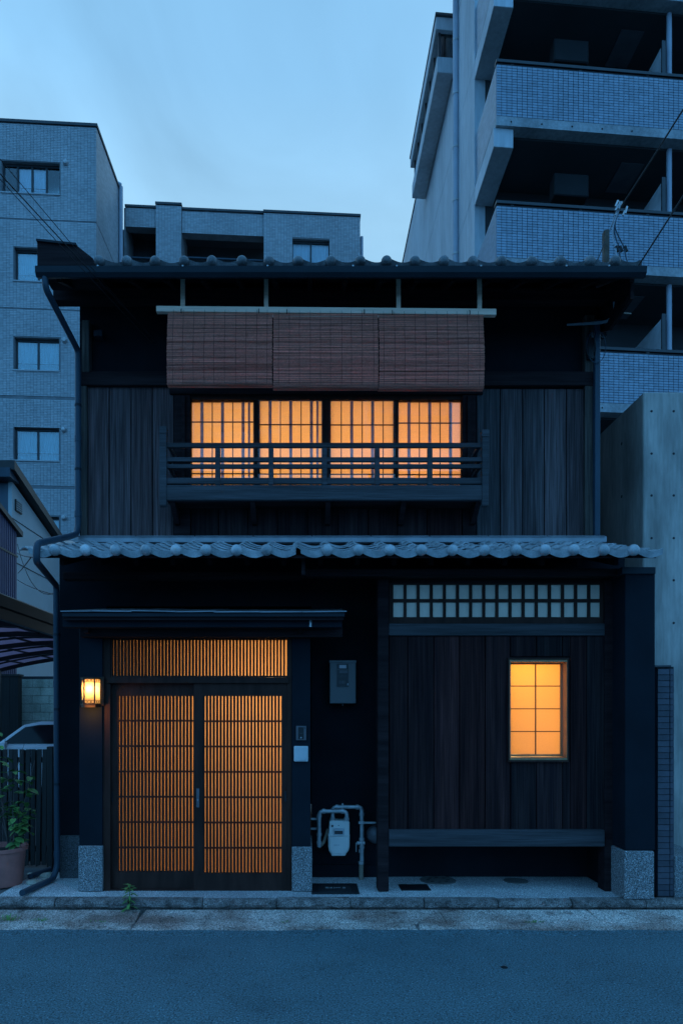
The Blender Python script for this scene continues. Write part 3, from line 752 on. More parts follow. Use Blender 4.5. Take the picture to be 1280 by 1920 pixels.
# transom of small white panes
TW = MB().pbox(729, 1093, 1133, 1096, YB + .03, .05).pbox(729, 1157, 1133, 1169, YB + .03, .05).pbox(729, 1096, 737, 1157, YB + .03, .05).pbox(1125, 1096, 1133, 1157, YB + .03, .05).build('pane_transom', M['frame'], H)
colp = 24.6
for k in range(16):
    x = 737 + k * colp
    for (a, b) in ((1095.5, 1123), (1129, 1157)):
        one('white_pane', M['white_pane'], TW, x, a, x + 19.6, b, YB + .055, .006)
    if k < 15: one('muntin', M['frame'], TW, x + 19.4, 1096, x + 24.8, 1157, YB + .036, .03)
one('muntin', M['frame'], TW, 737, 1123, 1125, 1129, YB + .034, .03)
# small lit window
SW = MB().pbox(952, 1233, 1066, 1236.5, YB - .012, .06).pbox(952, 1425.5, 1066, 1429, YB - .012, .06).pbox(952, 1236.5, 954.5, 1425.5, YB - .012, .06).pbox(1063.5, 1236.5, 1066, 1425.5, YB - .012, .06).build('small_window', M['frame'], H)
for xa_ in (954.5, 1061.5):
    MB().box(X(xa_, YB), X(xa_ + 2, YB), YB - .004, YB + .19, Z(1425, YB), Z(1237, YB)).build('window_reveal', M['frame_pale'], SW)
for ya_ in (1421, 1237):
    MB().box(X(956.6, YB), X(1061.4, YB), YB - .004, YB + .19, Z(ya_ + 4, YB), Z(ya_, YB)).build('window_reveal', M['frame_pale'], SW)
WYs = YB + .12
xl, xr, yt, yb_ = 949, 1050.5, 1246, 1414
one('sash', M['frame_pale'], SW, xr, yt - 2, xr + 3.5, yb_ + 4, WYs - .01, .035)
one('sash', M['frame_pale'], SW, xl, yb_ + .5, xr, yb_ + 4, WYs - .01, .035)
one('sash', M['frame_pale'], SW, xl, yt - 3.5, xr, yt - .5, WYs - .01, .035)
for k in range(4):
    ya = 1244 + k * 42.6
    one('paper_pane', M['paper'], SW, xl, ya, 1003.3, ya + 42, WYs + .012, .004)
    one('paper_pane', M['paper'], SW, 1003.9, ya, xr, ya + 42, WYs + .012, .004)
    if k: one('muntin', M['muntin'], SW, xl, ya - 1, xr, ya + .6, WYs + .001, .010)
one('muntin', M['muntin'], SW, 1002.7, 1244, 1004.5, 1415, WYs, .011)
room(X(940, 6.66), X(1072, 6.66), 6.69, 8.2, Z(1440, 6.66), Z(1220, 6.66))
lamp((X(985, 6.66), 7.05, Z(1222, 6.66) - .09), .33, (1, .54, .09), .06)
lamp((X(1000, 6.66), 7.6, Z(1370, 6.66)), .78, (1, .60, .23), .08)

# right sleeve pillar
one('sleeve_wall', M['plaster_blue'], H, 1171, 1076, 1227, 1594, 6.24, .9, bevel=.004)
one('sleeve_cap', M['gutter'], H, 1165, 1063, 1228.5, 1076, 6.22, .92, bevel=.004)
one('plinth', M['plinth'], H, 1170, 1596, 1226, 1686.5, 6.222, .29, bevel=.008)
MB().box(X(1171, 6.24), X(1226, 6.24), 6.515, 7.14, ZP - .01, Z(1594, 6.24) - .002).build('sleeve_base', M['plaster'], H)
one('sleeve_return', M['beam'], H, 1152.5, 1086, 1172, 1595, 6.52, .14)
one('plinth', M['plinth'], H, 1152.5, 1592, 1170, 1672, 6.50, .04, bevel=.004)

# small fittings of the facade
vh = tag(MB().prism([(X(176, 7.02), Z(619, 7.02)), (X(192, 7.02), Z(617, 7.02)), (X(192, 7.02), Z(630, 7.02)), (X(176, 7.02), Z(630, 7.02))], 'y', 7.02, 7.12).build('vent_hood', M['gutter'], None, bevel=.004), 'small metal vent hood on the dark upper wall near the left downpipe', 'vent')

# wall lamp: half-hexagon lantern beside the doors
LP = thing('wall_lamp', 'glowing bronze and paper wall lantern on the pillar left of the doors', 'lamp', (X(172, YB), YB - .005, Z(1322, YB)))
yf, yb2 = 6.395, 6.485
plan = [(X(152.5, 6.48), yb2), (X(158, yf), yf), (X(178, yf), yf), (X(189, 6.48), yb2)]
zt_, zb_ = Z(1272, 6.43), Z(1320, 6.43)
MB().pbox(151, 1269, 195, 1323, 6.482, .015).build('back_plate', M['brass'], LP, bevel=.003)
for zz0, zz1 in ((zt_ - .004, zt_ + .006), (zb_ - .010, zb_ + .002)):
    MB().prism([(p[0] + dx, p[1] + dy) for p, dx, dy in zip(plan, (-.006, -.006, .006, .006), (0, -.007, -.007, 0))], 'z', zz0, zz1).build('lamp_rim', M['brass'], LP)
for i, ((a, b), (c, d)) in enumerate(zip(plan, plan[1:])):
    v = Vector((c - a, d - b, 0)); nrm = Vector((v.y, -v.x, 0)).normalized()
    q0 = Vector((a, b, 0)); q1 = Vector((c, d, 0))
    def slab(t0, t1, z0, z1, off, th):
        p = [q0 + v * t0 + nrm * off, q0 + v * t1 + nrm * off, q0 + v * t1 + nrm * (off - th), q0 + v * t0 + nrm * (off - th)]
        return [(k.x, k.y, z0) for k in p] + [(k.x, k.y, z1) for k in p]
    MB().hexa(slab(.06, .94, zb_, zt_, -.003, .004)).build('lamp_panel', M['lantern_paper'], LP)
    bars_ = MB()
    for zz in (zt_ - .004, zt_ - .036, zb_ + .036, zb_ + .004): bars_.hexa(slab(.0, 1, zz - .0018, zz + .0018, .003, .004))
    L_ = v.length; dirv = v.normalized(); nc = max(2, round(L_ / .03))
    for zz in (zt_ - .020, zb_ + .020):
        for k in range(nc):
            cc = q0 + v * ((k + .5) / nc) + nrm * .002
            rr_ = .0145
            bars_.tube([cc + dirv * rr_ * math.cos(a_) + Vector((0, 0, zz + rr_ * math.sin(a_))) for a_ in [2 * PI * j / 12 for j in range(13)]], .0016, 4, False)
        for k in range(nc + 1):
            cc = q0 + v * (k / nc) + nrm * .002
            rr_ = .008
            bars_.tube([cc + dirv * rr_ * math.cos(a_) + Vector((0, 0, zz + rr_ * math.sin(a_))) for a_ in [2 * PI * j / 10 for j in range(11)]], .0014, 4, False)
    bars_.build('lamp_grille', M['brass'], LP)
for p in plan:
    MB().box(p[0] - .005, p[0] + .005, p[1] - .007, p[1] + .004, zb_, zt_).build('lamp_post', M['brass'], LP)
MB().prism([(p[0], p[1] + (.02 if i in (1, 2) else 0)) for i, p in enumerate(plan)], 'z', zb_ - .03, zb_ - .010).build('lamp_foot', M['brass'], LP)
lb2 = bpy.data.lights.new('lantern_light', 'POINT'); lb2.energy = .075; lb2.color = (1, .57, .22); lb2.shadow_soft_size = .012
lo2 = bpy.data.objects.new('lantern_light', lb2); C.objects.link(lo2); place(lo2, (X(170, 6.44), 6.448, (zt_ + zb_) / 2 + .02), LP)
ll = bpy.data.lights.new('lantern_light', 'POINT'); ll.energy = .085; ll.color = (1, .42, .10); ll.shadow_soft_size = .02  # added light outside the lantern, below its foot, for the glow on the pillar
lo_ = bpy.data.objects.new('lantern_light', ll); C.objects.link(lo_); place(lo_, (X(170, 6.43), 6.372, zb_ - .07), LP)

# electricity meter box
EB = thing('electricity_meter', 'taupe electricity meter box with a small window on the dark wall', 'meter', P(642, 1319, 6.98))
MB().pbox(618, 1240, 667, 1319, 6.97, .13).build('meter_case', M['boxgrey'], EB, bevel=.006)
MB().pbox(617.3, 1238, 667.6, 1243, 6.962, .12).build('case_lid', M['boxgrey'], EB, bevel=.003)
MB().pbox(630.5, 1243.5, 654, 1288.5, 6.964, .012).build('window_frame', M['boxgrey'], EB, bevel=.002)
MB().pbox(631.5, 1244.5, 653, 1287.5, 6.962, .004).build('meter_window', M['black_pl'], EB)
for a, b, c, d, mt in ((636, 1247, 649, 1253, 'slat_grey'), (632.5, 1255, 652, 1256, 'grey_pl'), (636, 1257, 651.5, 1262, 'grey_pl'), (633, 1266, 651, 1270, 'alu'),
                       (636, 1276, 637.2, 1282, 'grey_pl'), (639.4, 1276, 640.8, 1282, 'grey_pl'), (642, 1276, 643.6, 1282, 'grey_pl'), (645, 1276, 646.4, 1282, 'grey_pl'), (651, 1281, 652.6, 1285, 'white_pl')):
    MB().pbox(a, b, c, d, 6.9605, .002).build('meter_dial', M[mt], EB)
MB().pbox(641.5, 1319.5, 643.5, 1323, 7.0, .02).build('seal_screw', M['grey_pl'], EB)

# intercom and white box
IC = thing('intercom', 'small grey video intercom on the right door pillar', 'intercom', P(564.5, 1388, 6.49))
MB().pbox(555, 1361, 574, 1388, 6.475, .026).build('intercom_case', M['grey_pl'], IC, bevel=.002)
MB().pbox(559, 1363.5, 569.5, 1386, 6.473, .006).build('intercom_face', M['black_pl'], IC)
MB().tube([P(564 + 3.6 * math.cos(t), 1373 + 2.2 * math.sin(t), 6.4725) for t in [PI * k / 8 for k in range(9)]], .0008, 5).build('speaker_slot', M['grey_pl'], IC)
MB().add([P(562.6, 1384, 6.4725), P(566, 1384, 6.4725), P(564.3, 1381.4, 6.4725), P(562.6, 1384, 6.475), P(566, 1384, 6.475), P(564.3, 1381.4, 6.475)], [(0, 1, 2), (3, 5, 4), (0, 3, 4, 1), (1, 4, 5, 2), (2, 5, 3, 0)]).build('call_button', M['white_pl'], IC)
MB().pbox(571, 1363.5, 572, 1367, 6.4735, .003).build('intercom_mark', M['black_pl'], IC)
WB = thing('wall_plate', 'plain white square plastic plate just below the intercom', 'plate', P(564.5, 1428, 6.49))
MB().pbox(551, 1399, 577.5, 1428, 6.47, .03).build('plate_body', M['white_edge'], WB, bevel=.006)
MB().pbox(553, 1401, 575.5, 1426, 6.4665, .006).build('plate_face', M['white_pl'], WB, bevel=.002)

# gas meter with its pipes
GY = 6.92
GM = thing('gas_meter', 'pale gas meter with galvanised pipes standing in the dark recess', 'meter', (X(636, GY), GY, ZP))
def zp(x, y): return (560 + x / 6.4, 1480 + y / 6.4)
def pt(x, y, Y): a, b = zp(x, y); return P(a, b, Y)
a = [pt(x, y, GY) for x, y in ((368, 392), (385, 378), (590, 378), (608, 392), (608, 552), (360, 552))]
MB().prism([(p.x, p.z) for p in a], 'y', GY, GY + .14).build('meter_body', M['meter'], GM, bevel=.006)
b = [pt(x, y, GY) for x, y in ((354, 562), (610, 562), (608, 690), (596, 735), (562, 775), (562, 797), (392, 797), (392, 780), (362, 735), (354, 690))]
MB().prism([(p.x, p.z) for p in b], 'y', GY - .012, GY + .15).build('meter_belly', M['meter'], GM, bevel=.008)
b2 = [pt(x, y, GY) for x, y in ((372, 578), (594, 578), (592, 690), (580, 728), (548, 768), (402, 768), (378, 728), (372, 690))]
MB().prism([(p.x, p.z) for p in b2], 'y', GY - .019, GY - .010).build('belly_panel', M['meter'], GM, bevel=.004)
MB().pbox(*zp(350, 548), *zp(612, 562), GY - .016, .17).build('meter_flange', M['meter'], GM, bevel=.003)
MB().pbox(*zp(416, 470), *zp(545, 552), GY - .022, .03).build('index_hood', M['white_pl'], GM, bevel=.004)
MB().pbox(*zp(430, 500), *zp(528, 536), GY - .025, .01).build('index_glass', M['black_pl'], GM)
for k in range(6):
    MB().pbox(*zp(441 + k * 14, 510), *zp(449 + k * 14, 528), GY - .0265, .003).build('index_digit', M['grey_pl'], GM)
MB().lathe([(.011, 0), (.011, .006), (.0001, .008)], pt(403, 440, GY - .008), 'y', 12).build('meter_plug', M['black_pl'], GM)
MB().lathe([(.005, 0), (.005, .008)], pt(478, 434, GY - .006), 'y', 8).build('meter_screw', M['black_pl'], GM)
for k, (x0, w0) in enumerate(((424, 14), (441, 12), (456, 12), (471, 16))):
    MB().pbox(*zp(x0, 660), *zp(x0 + w0 - 5, 680), GY - .0205, .003).build('stamp_mark', M['galv'], GM)
pr = .0205
def gpipe(pts, m='galv', r=pr, name='gas_pipe'): return MB().tube(smooth_path(pts, .045), r, 12).build(name, M[m], GM)
YP = GY + .06
gpipe([pt(405, 380, YP), pt(405, 212, YP), pt(755, 212, YP), pt(755, 860, YP)])
gpipe([pt(575, 380, YP - .045), pt(575, 262, YP - .045), pt(245, 262, YP - .045), pt(243, 690, YP - .045)])
gpipe([pt(243, 690, YP - .045), pt(300, 640, YP), pt(350, 480, 7.06)], 'beige', .017)
gpipe([pt(748, 860, YP), pt(748, 1120, YP)], 'beige', .0225, 'conduit')
for k in range(9):
    q = pt(748, 890 + k * 26, YP); MB().tube([q, q + Vector((0, 0, .012))], .0248, 12).build('conduit_ring', M['beige'], GM)
for x, y, Y_, hor in ((243, 320, YP - .045, 0), (243, 540, YP - .045, 0), (243, 640, YP - .045, 0), (300, 262, YP - .045, 1), (525, 262, YP - .045, 1), (700, 212, YP, 1), (455, 212, YP, 1), (755, 300, YP, 0), (755, 600, YP, 0), (755, 690, YP, 0), (405, 355, YP, 0), (575, 355, YP - .045, 0), (748, 740, YP, 0), (748, 880, YP, 0)):
    q = pt(x, y, Y_); d = Vector((.014, 0, 0)) if hor else Vector((0, 0, .014))
    MB().tube([q - d, q + d], .0265, 8).build('pipe_nut', M['galv'], GM)
q = pt(745, 645, YP); MB().tube([q - Vector((.04, 0, 0)), q + Vector((.04, 0, 0))], .02, 10).build('gas_cock', M['galv'], GM)
MB().pbox(*zp(684, 640), *zp(693, 750), YP - .03, .012).build('cock_lever', M['galv'], GM)
MB().pbox(*zp(516, 170), *zp(534, 232), YP - .03, .02).build('pipe_clip', M['galv'], GM)
for x0, x1, y_ in ((145, 270, 357), (145, 270, 473), (785, 925, 402)):
    MB().pbox(*zp(x0, y_ - 11), *zp(x1, y_ + 11), YP + .0, .02).build('pipe_bracket', M['galv'], GM)
MB().pbox(*zp(718, 386), *zp(788, 416), YP - .03, .02).build('pipe_clip', M['galv'], GM)
VD = tag(MB().lathe([(.095, .06), (.095, .02), (.075, -.02), (.03, -.045), (.0001, -.05)], pt(925, 548, 7.03), 'y', 20).build('vent_hood', M['grey_pl'], None), 'round grey vent hood half hidden behind the timber bay post', 'vent')
# covers set in the forecourt
DC = thing('drain_cover', 'long black cast drain cover set in the forecourt below the gas meter', 'cover', (X(629, 6.43), 6.43, ZP))
def ground_quad(px0, px1, py0, py1, h, dz=0):    # read on the forecourt plane
    Ya, Yb_ = (ZC - ZP) * F / (py1 - CY), (ZC - ZP) * F / (py0 - CY)
    return X(px0, Ya), X(px1, Ya), Ya, Yb_
x0, x1, y0, y1 = ground_quad(584, 674, 1657.5, 1677, 0)
MB().box(x0, x1, y0, y1, ZP - .01, ZP + .008).build('cover_frame', M['iron'], DC, bevel=.003)
MB().box(x0 + .07, x1 - .07, y0 + .035, y1 - .03, ZP, ZP + .013).build('cover_plate', M['iron'], DC, bevel=.003)
for k in range(4):
    MB().box(x0 + .012 + k * .014, x0 + .019 + k * .014, y0 + .03, y1 - .03, ZP, ZP + .013).build('cover_rib', M['iron'], DC)
    MB().box(x1 - .019 - k * .014, x1 - .012 - k * .014, y0 + .03, y1 - .03, ZP, ZP + .013).build('cover_rib', M['iron'], DC)
for k, (xx, ww) in enumerate(((.135, .006), (.148, .012), (.17, .006), (.185, .014), (.215, .006), (.228, .05), (.30, .006), (.312, .012))):
    MB().box(x0 + xx, x0 + xx + ww, (y0 + y1) / 2 - (.02 if ww < .04 else .003), (y0 + y1) / 2 + (.02 if ww < .04 else .003), ZP + .012, ZP + .0155).build('cast_mark', M['galv'], DC)
DG = thing('drain_grate', 'small dark drain grate beside the round cover under the bay', 'grate', (X(779, 6.5), 6.5, ZP))
x0, x1, y0, y1 = ground_quad(752, 808, 1658.5, 1670, 0)
MB().box(x0, x1, y0, y1, ZP - .01, ZP + .004).build('grate_frame', M['iron'], DG)
for k in range(18):
    xx = x0 + .01 + k * (x1 - x0 - .02) / 17.5
    MB().box(xx, xx + .006, y0 + .012, y1 - .012, ZP, ZP + .009).build('grate_bar', M['iron'], DG)
for (px0, px1, py0, py1, lab) in ((787, 854, 1641, 1660, 'larger round manhole cover with cast marks under the bay'), (944, 989, 1645, 1659, 'smaller plain round cover under the bay')):
    Ym = (ZC - ZP) * F / ((py0 + py1) / 2 - CY); rx = (px1 - px0) / 2 / F * Ym
    T = thing('manhole_cover', lab, 'manhole cover', (X((px0 + px1) / 2, Ym), Ym, ZP), 'covers under the bay')
    c = (X((px0 + px1) / 2, Ym), Ym, ZP)
    MB().lathe([(rx, -.01), (rx, .004), (rx * .98, .007), (rx * .9, .007), (rx * .89, .005), (.0001, .005)], c, 'z', 32).build('cover_plate', M['cover'], T)
    if rx > .13:
        for k in range(8):
            aa = k * PI / 4; q = Vector((c[0] + rx * .55 * math.cos(aa), c[1] + rx * .55 * math.sin(aa), ZP + .004))
            MB().box(q.x - .016, q.x + .016, q.y - .012, q.y + .012, ZP + .003, ZP + .008).build('cast_mark', M['iron'], T)
T = thing('road_lid', 'small dark round lid set in the asphalt', 'lid', (X(945, 4.86), 4.86, 0))
MB().lathe([(.025, -.004), (.025, .004), (.02, .006), (.0001, .006)], (X(945, 4.86), 4.86, 0), 'z', 16).build('lid_plate', M['iron'], T)

# ------------------------------------------------------------------ right: concrete wall and brick pier
CW = thing('concrete_wall', 'tall grey concrete wall with tie holes right of the townhouse', 'wall', (4.3, 7.2, 0))
CYW = 7.25; xl_ = X(1205, CYW); zt_ = Z(735, CYW)
MB().box(xl_, xl_ + 2.6, CYW, 9.2, 0, zt_).build('wall_body', M['concrete'], CW, bevel=.012)
for i, px in enumerate((1220.5, 1262)):
    for py in (771, 850.5, 929, 1009, 1088, 1168):
        MB().lathe([(.014, .004), (.012, -.001), (.0001, -.001)], (X(px, CYW), CYW - .002, Z(py, CYW)), 'y', 10).build('tie_hole', M['joint'], CW)
for yq in (7.75, 8.4):
    for zz in (zt_ - .35, zt_ - .95, zt_ - 1.55, zt_ - 2.2):
        MB().lathe([(.018, .003), (.0001, .003)], (xl_ - .004, yq, zz), 'x', 10).build('tie_hole', M['joint'], CW)
MB().pbox(1264, 1606, 1330, 1688, 6.38, .85).build('wall_base', M['plinth'], CW, bevel=.006)
BP = thing('brick_pier', 'narrow grey brick pier between the townhouse and the concrete wall', 'pier', (X(1246, 6.42), 6.42, ZP))
MB().pbox(1231, 1250, 1262, 1681, 6.412, .4).build('pier_core', M['joint'], BP)
MB().pbox(1227.5, 1254, 1231, 1676, 6.42, .3).build('pier_edge', M['plaster_blue'], BP)
bw = None
zt_, zb_ = Z(1254, 6.4), Z(1681, 6.4); nrow = 38; hh = (zt_ - zb_) / nrow
brick = MB().box(-.5, .5, -.01, .01, -.5, .5).build('brick', M['brickt'], BP); C.objects.unlink(brick)
for r_ in range(nrow):
    for (a, b) in ((1231.5, 1254), (1254.6, 1262.5)):
        wx = X(b, 6.4) - X(a, 6.4) - .005
        inst(brick, 'brick', (X((a + b) / 2, 6.4), 6.405 + R.uniform(-.0015, .0015), zb_ + hh * (r_ + .5)), BP, None, (wx, 1, hh - .006))
MB().pbox(1226, 1247, 1258, 1251, 6.38, .34).build('pier_cap', M['coping'], BP, bevel=.004)

# ------------------------------------------------------------------ right: apartment tower
TP = Vector((X(930, 13.4), 13.4)); th = math.radians(5.0); E1 = Vector((math.cos(th), math.sin(th)))
def T3(a, b, z): return (TP.x + E1.x * a, TP.y + E1.y * a + b, z)
def tb(m, a0, a1, b0, b1, z0, z1):
    return m.hexa([T3(a0, b0, z0), T3(a1, b0, z0), T3(a1, b1, z0), T3(a0, b1, z0), T3(a0, b0, z1), T3(a1, b0, z1), T3(a1, b1, z1), T3(a0, b1, z1)])
AT = thing('apartment_tower', 'tall concrete apartment tower with dark tiled balconies behind the right side', 'building', (6, 15, 0))
z0f = Z(215, 13.4); FH = 2.775
SB = 1.62                                   # balcony depth
# side wall: storey-high concrete panels with open joints
zz = 0
k = 0
levels = [z0f - .22 + FH * q for q in range(-5, 4)]
zs = [0.0] + [z for z in levels if 0 < z < 19.2] + [19.4]
for a, b in zip(zs, zs[1:]):
    tb(MB(), -.04, .20, SB, 3.3, a + .008, b - .008).build('wall_panel', M['tower_conc'], AT)
    tb(MB(), -.03, .20, 3.3, 19, a + .008, b - .008).build('wall_panel', M['tower_conc'], AT)
tb(MB(), -.02, .19, SB + .02, 18.9, 0, 19.3).build('wall_core', M['joint'], AT)
tb(MB(), -.04, .20, SB, 3.3, 19.41, 24).build('wall_panel', M['tower_conc'], AT)
tb(MB(), -.06, .22, 3.3, 19, 19.4, 19.46).build('parapet_cap', M['coping'], AT)
# facade wall behind the balconies
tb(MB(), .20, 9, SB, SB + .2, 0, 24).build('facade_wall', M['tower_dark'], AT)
# balconies
ntile = 0
for q in range(-1, 4):
    zf = z0f - FH * q
    B = tb(MB(), 0, 9, 0, SB, zf - .20, zf - .02).build('balcony', M['slab_edge'], AT)
    tb(MB(), .30, 9, .25, SB - .002, zf - .24, zf - .202).build('soffit', M['tower_dark'], B)  # dark layer under the slab, shade put into its colour
    tb(MB(), .012, 9, .012, .14, zf - .02, zf + 1.02).build('parapet_core', M['joint'], B)
    tb(MB(), .012, .14, .14, SB, zf - .02, zf + 1.02).build('parapet_core', M['joint'], B)
    tm = MB(); wa, hz_ = .1045, .0527
    nr = int(1.04 / hz_)
    for r_ in range(nr):
        for c_ in range(48):
            z_ = zf - .015 + r_ * hz_
            tb(tm, c_ * wa + .005, (c_ + 1) * wa - .005, 0, .014, z_ + .005, z_ + hz_ - .005)
        for c_ in range(16):
            z_ = zf - .015 + r_ * hz_
            tb(tm, 0, .014, c_ * .1 + .018, (c_ + 1) * .1 + .012, z_ + .003, z_ + hz_ - .003)
    tm.build('wall_tile', M['tower_tile'], B, kind='stuff')
    tb(MB(), 0, 9, -.006, .15, zf + 1.045, zf + 1.10).build('handrail', M['alu'], B)
    for c_ in range(6):
        tb(MB(), .3 + c_ * 1.4, .36 + c_ * 1.4, .03, .10, zf + 1.02, zf + 1.045).build('rail_stud', M['galv'], B)
    for c_ in range(5):
        p = T3(.30 + c_ * .62, -.002, zf - .12)
        MB().lathe([(.016, .003), (.0001, .003)], (p[0], p[1] - .006, p[2]), 'y', 10).build('tie_hole', M['joint'], B)
    zb0 = zf - .20
    tb(MB(), -.038, .36, .06, SB + .0, zb0 - .38, zb0 - .002).build('cantilever_beam', M['tower_conc'], AT, bevel=.008)
    # inside the balcony: partition, post, drain, air conditioner hanging under the slab
    tb(MB(), 3.52, 3.56, .2, SB - .05, zf, zf + 1.85).build('partition', M['white_pl'], B)
    tb(MB(), 3.50, 3.58, .16, .2, zf, zf + 1.92).build('partition_post', M['alu'], B)
    p = T3(3.70, .25, zf); MB().tube([p, (p[0], p[1], zf + FH - .22)], .052, 12).build('drain_pipe', M['pvc'], B)
    AC = tb(MB(), 1.38, 2.12, .55, .85, zf + 1.72, zf + 2.18)  .build('air_conditioner', M['void'], B, bevel=.02)
    tb(MB(), 2.85, 3.35, .6, 1.4, zf + FH - .262, zf + FH - .245).build('ceiling_hatch', M['grey_pl'], B)
    tb(MB(), .75, 2.6, SB - .03, SB, zf, zf + 2.05).build('balcony_door', M['glass_dark'], B)
    for c_ in (.45, 1.3):
        p = T3(c_ + 1.6, SB - .04, zf + 2.25); MB().lathe([(.08, .03), (.075, .0), (.05, -.01), (.0001, .0)], p, 'y', 14).build('vent_cap', M['black_pl'], B)
# drainpipe on the side wall
p0 = T3(-.10, 3.25, 0); MB().tube([p0, (p0[0], p0[1], 24)], .075, 14).build('drain_pipe', M['pvc'], AT)
for zc in range(3, 24, 1):
    MB().tube([(p0[0], p0[1], zc * 1.3), (p0[0], p0[1], zc * 1.3 + .04)], .085, 14).build('pipe_clip', M['galv'], AT)
# projecting stair balcony high on the side wall
tb(MB(), -.50, -.04, 3.75, 8.1, 18.98, 19.3).build('stair_roof', M['tower_conc'], AT, bevel=.01)
tb(MB(), -.52, -.04, 3.70, 8.15, 19.30, 19.36).build('stair_roof_cap', M['coping'], AT)
tb(MB(), -.46, -.041, 3.8, 8.0, 17.95, 18.35).build('stair_parapet', M['tower_conc'], AT, bevel=.01)
tb(MB(), -.40, -.043, 3.85, 7.9, 18.36, 18.97).build('stair_window', M['glass_dark'], AT)
for c_ in range(7): tb(MB(), -.42, -.37, 3.83 + c_ * .66, 3.87 + c_ * .66, 18.352, 18.978).build('stair_mullion', M['alu'], AT)
tb(MB(), -.55, -.04, 2.6, 3.2, 19.55, 20.4).build('stair_roof', M['tower_conc'], AT)
for b_, z_ in ((7.8, 14.6), (10.5, 15.4)):
    tb(MB(), -.18, -.041, b_, b_ + .8, z_, z_ + .5).build('window_hood', M['coping'], AT)
tb(MB(), .2, 9, SB + .2, 3.3, 23.8, 24).build('roof_slab', M['tower_conc'], AT)
tb(MB(), .2, 9, 3.3, 3.5, 19.2, 24).build('setback_wall', M['tower_conc'], AT)
tb(MB(), .2, 9, 3.5, 19, 19.1, 19.3).build('roof_slab', M['tower_conc'], AT)
tb(MB(), 8.8, 9, SB + .2, 19, 0, 19.1).build('far_wall', M['tower_conc'], AT)

# ------------------------------------------------------------------ left: apartment block
LP0 = Vector((X(181, 22.2), 22.2)); th2 = math.radians(3.6); G1 = Vector((math.cos(th2), math.sin(th2)))
def L3(a, b, z, o=LP0): return (o.x + G1.x * a, o.y + G1.y * a + b, z)
def lb(m, a0, a1, b0, b1, z0, z1, o=LP0):
    return m.hexa([L3(a0, b0, z0, o), L3(a1, b0, z0, o), L3(a1, b1, z0, o), L3(a0, b1, z0, o), L3(a0, b0, z1, o), L3(a1, b0, z1, o), L3(a1, b1, z1, o), L3(a0, b1, z1, o)])
def la(px, o=LP0):
    t = (px - CX) / F; return (t * o.y - o.x) / (G1.x - t * G1.y)
def lz(py, a, o=LP0): return Z(py, o.y + G1.y * a)
AB = thing('apartment_block', 'grey tiled apartment block rising behind the left side of the townhouse', 'building', (-8, 23, 0))
ztop = lz(238, 0); wins = []
for (a, b, t, bt, n) in ((3, 112, 303, 362, 4), (27, 112, 465, 527, 2), (27, 111, 633, 694, 2), (26, 111, 801, 863, 2), (26, 111, 968, 1030, 2)):
    a0, a1 = la(a), la(b); am = (a0 + a1) / 2
    wins.append((a0, a1, lz(bt, am), lz(t, am), n))
joints = [lz(y, -1) for y in (415, 580.5, 747, 914)]
holes = [w_[:4] for w_ in wins]
A0 = la(-90)
wallm = MB()
for (a, b, c, d) in rects(A0, -.016, 4, ztop, holes): lb(wallm, a, b, .014, .3, c, d)
wallm.build('front_wall', M['ljoint'], AB)
lb(MB(), -.27, -.014, .3, 3.0, 4, ztop).build('side_wall', M['ljoint'], AB)
def tiles(m, a0, a1, z0, z1, put, holes, w_=.107, h_=.0535, seed=1):
    rr = random.Random(seed); r_ = 0; z = z0
    while z + h_ <= z1 + .001:
        if any(abs(z + h_ / 2 - j) < h_ * .55 for j in joints): z += h_; r_ += 1; continue
        off = 0; a = a0
        while a < a1 - .01:
            e = min(a + w_, a1)
            if not any(h[0] - .02 < (a + e) / 2 < h[1] + .02 and h[2] - .02 < z + h_ / 2 < h[3] + .02 for h in holes):
                put(m, a + .004, e - .004, z + .004, z + h_ - .004)
            a = e
        z += h_; r_ += 1
tm = MB(); tiles(tm, A0, 0, 7.4, ztop, lambda m, a, b, c, d: lb(m, a, b, 0, .016, c, d), holes)
tm.build('facade_tile', M['ltile'], AB, kind='stuff', fix=False)
tm = MB(); tiles(tm, .016, 3.0, 11, ztop, lambda m, a, b, c, d: lb(m, -.016, 0, a, b, c, d), [])
tm.build('facade_tile', M['ltile'], AB, kind='stuff', fix=False)
lb(MB(), A0, .04, -.04, .1, ztop, ztop + .09).build('roof_coping', M['coping'], AB)
lb(MB(), -.1, .04, .1, 3.0, ztop, ztop + .09).build('roof_coping', M['coping'], AB)
